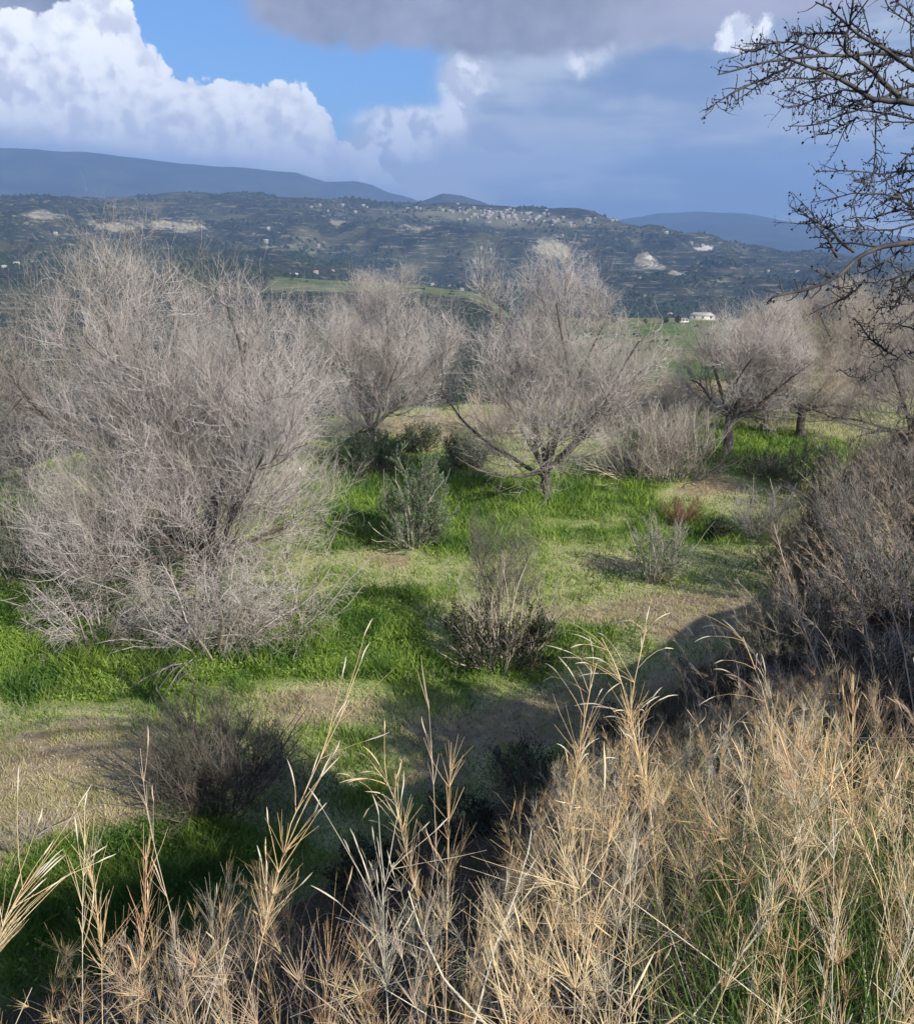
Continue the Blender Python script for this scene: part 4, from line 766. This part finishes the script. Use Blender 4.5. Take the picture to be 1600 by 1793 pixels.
    tag(Geo().ribbons(L, np.array([1, .95, .8, .5, .08])[None] * rng.uniform(.0010, .0020, nb)[:, None]).build('green_grass', M['greenblade']), kind='stuff')
grass_mass()
# grass and weeds on the terrace: blades, finer and fewer with distance
def terrace_grass():
    rng = np.random.default_rng(400)
    n = 330000; u = rng.random(n); r = np.exp(np.log(5.5) + u * (np.log(44) - np.log(5.5))); az = np.radians(rng.uniform(-31, 33, n)); x, y = r * np.sin(az), r * np.cos(az); s_ = bank_s(x, y)
    g = greenness(x, y); pick = rng.random(n); grn = (pick < g * 1.15 - .12) & (s_ < .3); dry = (~grn) & (pick < .9) & (s_ < .5) & (y < edge_y(x) + 3)
    cl = np.clip(fbm(x / .35, y / .35, 2) * 1.2 + .9, .35, 1.8)
    for sel, mt, nm, h0, w0 in ((grn, 'lawn', 'terrace_grass', .085, .0045), (dry, 'drylawn', 'dry_terrace_grass', .045, .0030)):
        X, Y, rr, c = x[sel], y[sel], r[sel], cl[sel]; m = len(X); b = np.stack([X, Y, gh(X, Y) - .005], -1); hh = h0 * rng.uniform(.4, 1.7, m) * c * (1 + .7 * (g[sel] > .8) * (nm == 'terrace_grass')); a = rng.uniform(0, 6.28, m)
        out = np.stack([np.cos(a), np.sin(a), np.zeros(m)], -1) * (hh * rng.uniform(.2, 1.0, m))[:, None]; t = np.array([0, .5, 1.])[None, :, None]
        L = b[:, None] + out[:, None] * t ** 1.5 + np.array([0, 0, 1.]) * t * hh[:, None, None]; w = w0 * (.45 + rr / 13)
        tag(Geo().ribbons(L, w[:, None] * np.array([1, .8, .12])[None]).build(nm, M[mt]), kind='stuff')
    # broad-leaved weeds in the greenest places at the left
    n = 60000; x = rng.uniform(-9, 3, n); y = rng.uniform(6.0, 17, n); g = greenness(x, y); k = (g > .75) & (bank_s(x, y) < 0) & (rng.random(n) < np.interp(x, [-4, 1], [.9, .25])) ; x, y = x[k], y[k]
    b = np.stack([x, y, gh(x, y) + rng.uniform(.02, .16, len(x)) * np.clip(fbm(x / .4, y / .4, 2) + .9, .2, 1.6)], -1)
    tag(Geo().leaves(b, rng.normal(size=(len(b), 3)) * (1, 1, .5), .05, .014, rng).build('weeds', M['lawn']), kind='stuff')
    # dead stems standing in the grass
    n = 16000; r = np.exp(rng.uniform(np.log(6), np.log(36), n)); az = np.radians(rng.uniform(-30, 28, n)); x, y = r * np.sin(az), r * np.cos(az); k = (bank_s(x, y) < .8) & (rng.random(n) < sst(fbm(x / 1.1, y / 1.1, 3), -.15, .55)) & (y < edge_y(x) + 2); x, y, r = x[k], y[k], r[k]; n = len(x)
    p = np.stack([x, y, gh(x, y) - .01], -1); d = nrm(rng.normal(size=(n, 3)) * (.45, .45, .2) + (0, 0, 1)); hh = rng.uniform(.06, .26, n); P = np.empty((n, 3, 3)); P[:, 0] = p
    for j in (1, 2): d = nrm(d + rng.normal(size=(n, 3)) * .2); p = p + d * (hh / 2)[:, None]; P[:, j] = p
    tag(Geo().tubes(P, (.0012 + r * .00012)[:, None] * np.array([1, .8, .5])[None], 3).build('dead_weeds', M['twig_tan']), kind='stuff')
    # stones and clods scattered over the bare soil
    n = 22000; r = np.exp(rng.uniform(np.log(6), np.log(30), n)); az = np.radians(rng.uniform(-30, 25, n)); x, y = r * np.sin(az), r * np.cos(az); k = (greenness(x, y) < .35) & (bank_s(x, y) < .5); b = np.stack([x[k], y[k], gh(x[k], y[k])], -1)
    m_, nt_, p_ = newmat('pale stones'); gg = nt_.nodes.new('ShaderNodeNewGeometry'); nt_.links.new(mixc(nt_, S(nt_, gg.outputs['Random Per Island']), (.16, .13, .10), (.38, .33, .25)), p_.inputs['Base Color'])
    tag(Geo().octa(b, rng.uniform(.004, .026, k.sum()) ** 1.0).build('gravel', m_), kind='stuff')
terrace_grass()
# brush and litter on the bank slope: short dead stems so the slope is not bare
def slope_brush():
    rng = np.random.default_rng(500); n = 26000; x = rng.uniform(-6, 12, n); y = rng.uniform(2.0, 24, n); s_ = bank_s(x, y); qx, qy, dp = proj(np.stack([x, y, gh(x, y)], -1)); k = (s_ > .2) & (s_ < 7) & (qx > -100) & (qx < 1720) & (rng.random(n) < np.clip(14 / dp ** 1.2, 0, 1)); x, y = x[k], y[k]; n = len(x)
    b = np.stack([x, y, gh(x, y) - .01], -1); d = nrm(rng.normal(size=(n, 3)) * (1, 1, .5) + (-.2, .1, .75)); hh = rng.uniform(.12, .50, n); P = np.empty((n, 4, 3)); P[:, 0] = b; p = b
    for j in range(1, 4): d = nrm(d + rng.normal(size=(n, 3)) * .25); p = p + d * (hh / 3)[:, None]; P[:, j] = p
    k = rng.random(n) < .5
    tag(Geo().tubes(P[k], np.broadcast_to([.0022, .0018, .0014, .0008], (k.sum(), 4)), 3).build('undergrowth', M['twig_dark']), kind='stuff')
    tag(Geo().tubes(P[~k], np.broadcast_to([.0020, .0018, .0014, .0008], ((~k).sum(), 4)), 3).build('undergrowth', M['rust']), kind='stuff')
slope_brush()
def slope_grass():
    rng = np.random.default_rng(520); n = 2600; x = rng.uniform(1.0, 12, n); y = rng.uniform(4.5, 20, n); s_ = bank_s(x, y); b = np.stack([x, y, gh(x, y)], -1); qx, qy, dp = proj(b); k = (s_ > .5) & (s_ < 6.5) & (qx > 1150) & (qx < 1750) & (rng.random(n) < .42); b = b[k]; m = len(b)
    h = rng.uniform(.5, 1.15, m); K = 8; t = np.linspace(0, 1, K)[None, :, None]; ln = rng.normal(size=(m, 2)) * .16 + (-.34, .02); tp = b + np.stack([ln[:, 0] * h, ln[:, 1] * h, h], -1); P = b[:, None] * (1 - t) + tp[:, None] * t + np.array([.12, 0, .10]) * np.sin(t * np.pi) * h[:, None, None]
    sel = rng.random(m) < .6
    for q, mt in ((sel, 'straw_grey'), (~sel, 'twig_grey')):
        G = Grass(); G.fan.tubes(P[q], np.linspace(.0022, .0012, K)[None] * np.ones((q.sum(), 1)), 3); fans(G, P[q], rng, 6, 7, 26, .11, .0010, .03, 0.)
        tag(G.fan.build('slope_grass', M[mt]), kind='stuff')
slope_grass()
# ================================================================ far things: houses, trees, woods
def house(base, L, D, H, label, group, rot=0, roof='pale_roof', wins=3, name='white_house', wm='white_wall'):
    root = thing(name, tuple(base), label, 'house', group); root.rotation_euler.z = rot; x, y = L / 2, D / 2
    bx8 = lambda x0, x1, y0, y1, z0, z1: (np.array([(x0, y0, z0), (x1, y0, z0), (x1, y1, z0), (x0, y1, z0), (x0, y0, z1), (x1, y0, z1), (x1, y1, z1), (x0, y1, z1)]), np.array([(0, 3, 2, 1), (4, 5, 6, 7), (0, 1, 5, 4), (1, 2, 6, 5), (2, 3, 7, 6), (3, 0, 4, 7)]))
    g = Geo(); g.add(*bx8(-x, x, -y, y, -3, H)); g.build('wall', M[wm], root)
    o = .5; rh = D * .22; g = Geo(); g.add([(-x - o, -y - o, H + .01), (x + o, -y - o, H + .01), (x + o, y + o, H + .01), (-x - o, y + o, H + .01), (-x + D * .3, 0, H + rh), (x - D * .3, 0, H + rh)], [(0, 1, 5, 4), (2, 3, 4, 5), (3, 2, 1, 0)], [(1, 2, 5), (3, 0, 4)]); g.build('roof', M[roof], root)
    for k in range(wins):
        cx_ = -x + L * (k + .5) / wins; g = Geo(); g.add(*bx8(cx_ - .7, cx_ + .7, -y - .06, -y + .3, 1.0, 2.4)); g.build('window', M['glass'], root)
    return root
VAL = 'white houses scattered in the valley'
for px, py, L, D, H, lab, rf, rot in [(1172, 552, 13, 9, 5.0, 'white house beside the dark cypress on the green plateau', 'tile', .5), (1228, 559, 22, 12, 3.6, 'long low white building right of the cypress house', 'pale_roof', .15), (1275, 553, 12, 8, 3.0, 'small grey-white shed right of the long low white building', 'pale_roof', -.2),
        (1195, 564, 9, 5, 2.2, 'pale outbuilding in front of the long low white building', 'pale_roof', .2), (514, 484, 24, 12, 6, 'white house in the valley above the upright brushy tree', 'pale_roof', .2), (553, 478, 14, 9, 5, 'small white house right of the larger valley house', 'tile', .1),
        (757, 500, 12, 8, 6, 'white cube house left of the middle tree crown', 'pale_roof', .3), (788, 502, 18, 8, 4, 'low grey-white house beside the cube house', 'tile', 0), (808, 508, 9, 6, 3, 'tiny white hut nearest the middle tree crown', 'pale_roof', 0), (678, 498, 13, 8, 4, 'pale house between the two valley house groups', 'tile', 0),
        (30, 464, 15, 9, 6, 'white house at the far left of the valley', 'pale_roof', 0), (8, 470, 12, 9, 6, 'white house cut by the left edge', 'pale_roof', .3), (98, 410, 16, 10, 6, 'white house under the pale yellow slope', 'pale_roof', 0), (60, 462, 14, 9, 5, 'white house left of the tallest twigs', 'pale_roof', 0), (470, 402, 14, 10, 9, 'tall pale building on the left hillside', 'pale_roof', 0), (582, 475, 12, 8, 4, 'pale house at the right end of the left valley group', 'tile', .4)]:
    b = hit(px, py, 60); far = math.hypot(b[0], b[1]) > 1000; k_ = .7 if far else .78; house(b, L * k_, D * k_, H * k_, lab, VAL, rot - math.atan2(b[0], b[1]), rf, wm='far_wall' if far else 'white_wall')
def village():
    rng = np.random.default_rng(600); proto = {}
    def vm(i):
        L, D, H = rng.uniform(6, 15), rng.uniform(5, 9), rng.uniform(2.6, 6); x, y = L / 2, D / 2; me = Geo()
        me.add([(-x, -y, -4), (x, -y, -4), (x, y, -4), (-x, y, -4), (-x, -y, H), (x, -y, H), (x, y, H), (-x, y, H), (-x, 0, H + D * .2), (x, 0, H + D * .2)], [(0, 1, 5, 4), (1, 2, 6, 5), (2, 3, 7, 6), (3, 0, 4, 7), (4, 5, 9, 8), (6, 7, 8, 9)], [(5, 6, 9), (7, 4, 8)])
        o = me.build('village_house', M['village']); o.data.materials.append(M['tile'] if i % 2 == 0 else M['pale_roof'])
        for k in (4, 5): o.data.polygons[k].material_index = 1
        return o
    M['village'] = plant_mat('village render', (.16, .15, .14), (.30, .28, .25), None, 1)
    protos = [vm(i) for i in range(6)]; used = set(); spots = []
    for (cx_, cy_, sx_, sy_, n) in [(838, 372, 46, 6, 60), (905, 380, 50, 7, 60), (960, 388, 45, 6, 34), (620, 362, 70, 6, 14), (1010, 384, 40, 4, 10), (700, 370, 40, 6, 8)]:
        for _ in range(int(n * .62)): spots.append((cx_ + rng.normal() * sx_ * .8, cy_ + rng.normal() * sy_ * .8))
    for _ in range(12): spots.append((rng.uniform(360, 1420), rng.uniform(400, 500)))
    k = 0
    for px, py in spots:
        b = hit(px, py, 1500)
        if not 1700 < math.hypot(b[0], b[1]) < 3900: continue
        i = k % 6; o = protos[i] if i not in used else protos[i].copy()
        if i in used: C.objects.link(o)
        used.add(i); k += 1; o.location = b; o.rotation_euler.z = rng.uniform(-.6, .6)
        dense = py < 397; rf = 'red-tiled' if i % 2 == 0 else 'pale-roofed'
        w = ('on the ridge left of the village', 'at the left end of the hillside village') if px < 760 else ('', 'in the left half of the hillside village') if px < 870 else ('', 'in the middle of the hillside village') if px < 930 else ('', 'in the right half of the hillside village') if px < 985 else ('', 'at the thin right end of the hillside village')
        if dense: tag(o, 'tiny ' + rf + ' house ' + (w[0] if px < 700 else w[1]), 'house', 'village houses')
        else: tag(o, 'tiny lone ' + rf + ' house on the slope ' + ('below the ridge at the left' if px < 700 else 'below the village' if px < 1000 else 'below the pale scars at the right'), 'house', 'lone houses on the hillside')

village()
def cypress(base, H, label, w=.16, mat='dkgreen', name='cypress', cat='tree', seed=1, group=None):
    rng = np.random.default_rng(seed); root = thing(name, tuple(base), label, cat, group); t = np.array([[0, 0, -.5], [0, 0, H * .3], [0, 0, H * .9]]); Geo().tubes(t[None], np.array([[.02, .016, .004]]) * H, 6).build('trunk', M['bark'], root)
    n = 1500; z = rng.beta(1.3, 1.5, n); rr = np.sqrt(rng.random(n)) * w * H * np.sin(np.pi * np.clip(z * .9 + .08, 0, 1)) ** .7; a = rng.uniform(0, 6.28, n); P = np.stack([rr * np.cos(a), rr * np.sin(a), (.08 + .92 * z) * H], -1)
    Geo().leaves(P, rng.normal(size=(n, 3)) + (0, 0, .8), H * .09, H * .025, rng).build('crown', M[mat], root); return root
FT = 'dark trees around the plateau houses'
for i, (px, py, H, w, lab) in enumerate([(1154, 553, 9.5, .13, 'narrow dark cypress left of the white plateau house'), (1186, 566, 5, .45, 'round dark tree in front of the white plateau house'), (1165, 566, 4, .6, 'low dark tree left of the round one below the white house'), (1205, 556, 4.5, .4, 'grey-green tree between the two plateau houses'),
        (1075, 566, 5, .5, 'dark tree just right of the middle tree crown on the plateau'), (1262, 566, 3.5, .5, 'dark bush at the right end of the long low building'), (1130, 566, 3, .6, 'small dark tree in the green field left of the cypress')]):
    cypress(hit(px, py, 60), H, lab, w, 'dkgreen', 'cypress' if i == 0 else 'field_tree', 'tree', 700 + i, FT)
def blobs_mesh(P, r, rng, squash=.8):
    N = len(P); o = np.array([[1, 0, 0], [.5, .87, 0], [-.5, .87, 0], [-1, 0, 0], [-.5, -.87, 0], [.5, -.87, 0], [0, 0, 1.0]]); V = o[None] * r[:, None, None] * rng.uniform(.7, 1.3, (N, 7, 1)); V[..., 2] *= squash; V[:, :6, 2] += (rng.random((N, 6)) * .5 - .1) * r[:, None]
    V = V + P[:, None]; f = np.array([[i, (i + 1) % 6, 6] for i in range(6)]); g = Geo(); lo = V[:, :6].copy(); lo[..., 2] -= r[:, None] * 1.2; VV = np.concatenate([V, lo], 1); q = np.array([[i + 7, (i + 1) % 6 + 7, (i + 1) % 6, i] for i in range(6)])
    g.add(VV, np.arange(N)[:, None, None] * 13 + q, np.arange(N)[:, None, None] * 13 + f); return g
def woods():
    rng = np.random.default_rng(800); n = 60000; r = np.exp(rng.uniform(np.log(1300), np.log(4150), n)); az = np.radians(rng.uniform(-30, 32, n)); x, y = r * np.sin(az), r * np.cos(az)
    d = fbm(x / 160, y / 160, 4) + .4 * fbm(x / 40, y / 40, 2); ok = (rng.random(n) < sst(d, -.25, .45)) & (painted(HT)(x, y) < .3) & (painted(HW)(x, y) < .2) & (fieldf(x, y) < .5) & (rng.random(n) > painted(HV)(x, y) * .8); x, y, r = x[ok], y[ok], r[ok]
    m = plant_mat('hillside pines', (.018, .028, .016), (.045, .058, .034), None, 1, .95, .05)
    tag(blobs_mesh(np.stack([x, y, gh(x, y)], -1), rng.uniform(2.2, 6.4, len(x)) * np.where(r > 3500, 1.3, 1), rng, 1.1).build('hillside_woods', m), kind='stuff')
    n = 26000; r = np.exp(rng.uniform(np.log(60), np.log(1420), n)); az = np.radians(rng.uniform(-32, 34, n)); x, y = r * np.sin(az), r * np.cos(az)
    d = fbm(x / 50, y / 12, 3); f = fieldf(x, y); ok = (rng.random(n) < np.where(f > .5, sst(d, .25, .6) * .6, sst(d, -.4, .4))); x, y, r = x[ok], y[ok], r[ok]
    tag(blobs_mesh(np.stack([x, y, gh(x, y)], -1), rng.uniform(.6, 2.2, len(x)) * np.clip(r / 500, .5, 1.4), rng, .9).build('valley_scrub', m), kind='stuff')
woods()
# ---------------------------------------------------------------- haze over the valley
g = Geo(); a = 14600.; z0, z1 = -420., 1010.
g.add([(-a, -a, z0), (a, -a, z0), (a, a, z0), (-a, a, z0), (-a, -a, z1), (a, -a, z1), (a, a, z1), (-a, a, z1)], [(0, 3, 2, 1), (4, 5, 6, 7), (0, 1, 5, 4), (1, 2, 6, 5), (2, 3, 7, 6), (3, 0, 4, 7)])
m = bpy.data.materials.new('valley haze'); m.use_nodes = True; nt = m.node_tree; nt.nodes.clear(); mo = nt.nodes.new('ShaderNodeOutputMaterial'); pv = nt.nodes.new('ShaderNodeVolumePrincipled')
pv.inputs['Color'].default_value = (.31, .53, 1.0, 1); pv.inputs['Density'].default_value = 1.2e-4; pv.inputs['Density Attribute'].default_value = ''; pv.inputs['Anisotropy'].default_value = 0.0
nt.links.new(pv.outputs[0], mo.inputs['Volume'])
tag(g.build('haze', m), kind='stuff')
print('verts', sum(len(o.data.vertices) for o in scene.objects if o.type == 'MESH'))
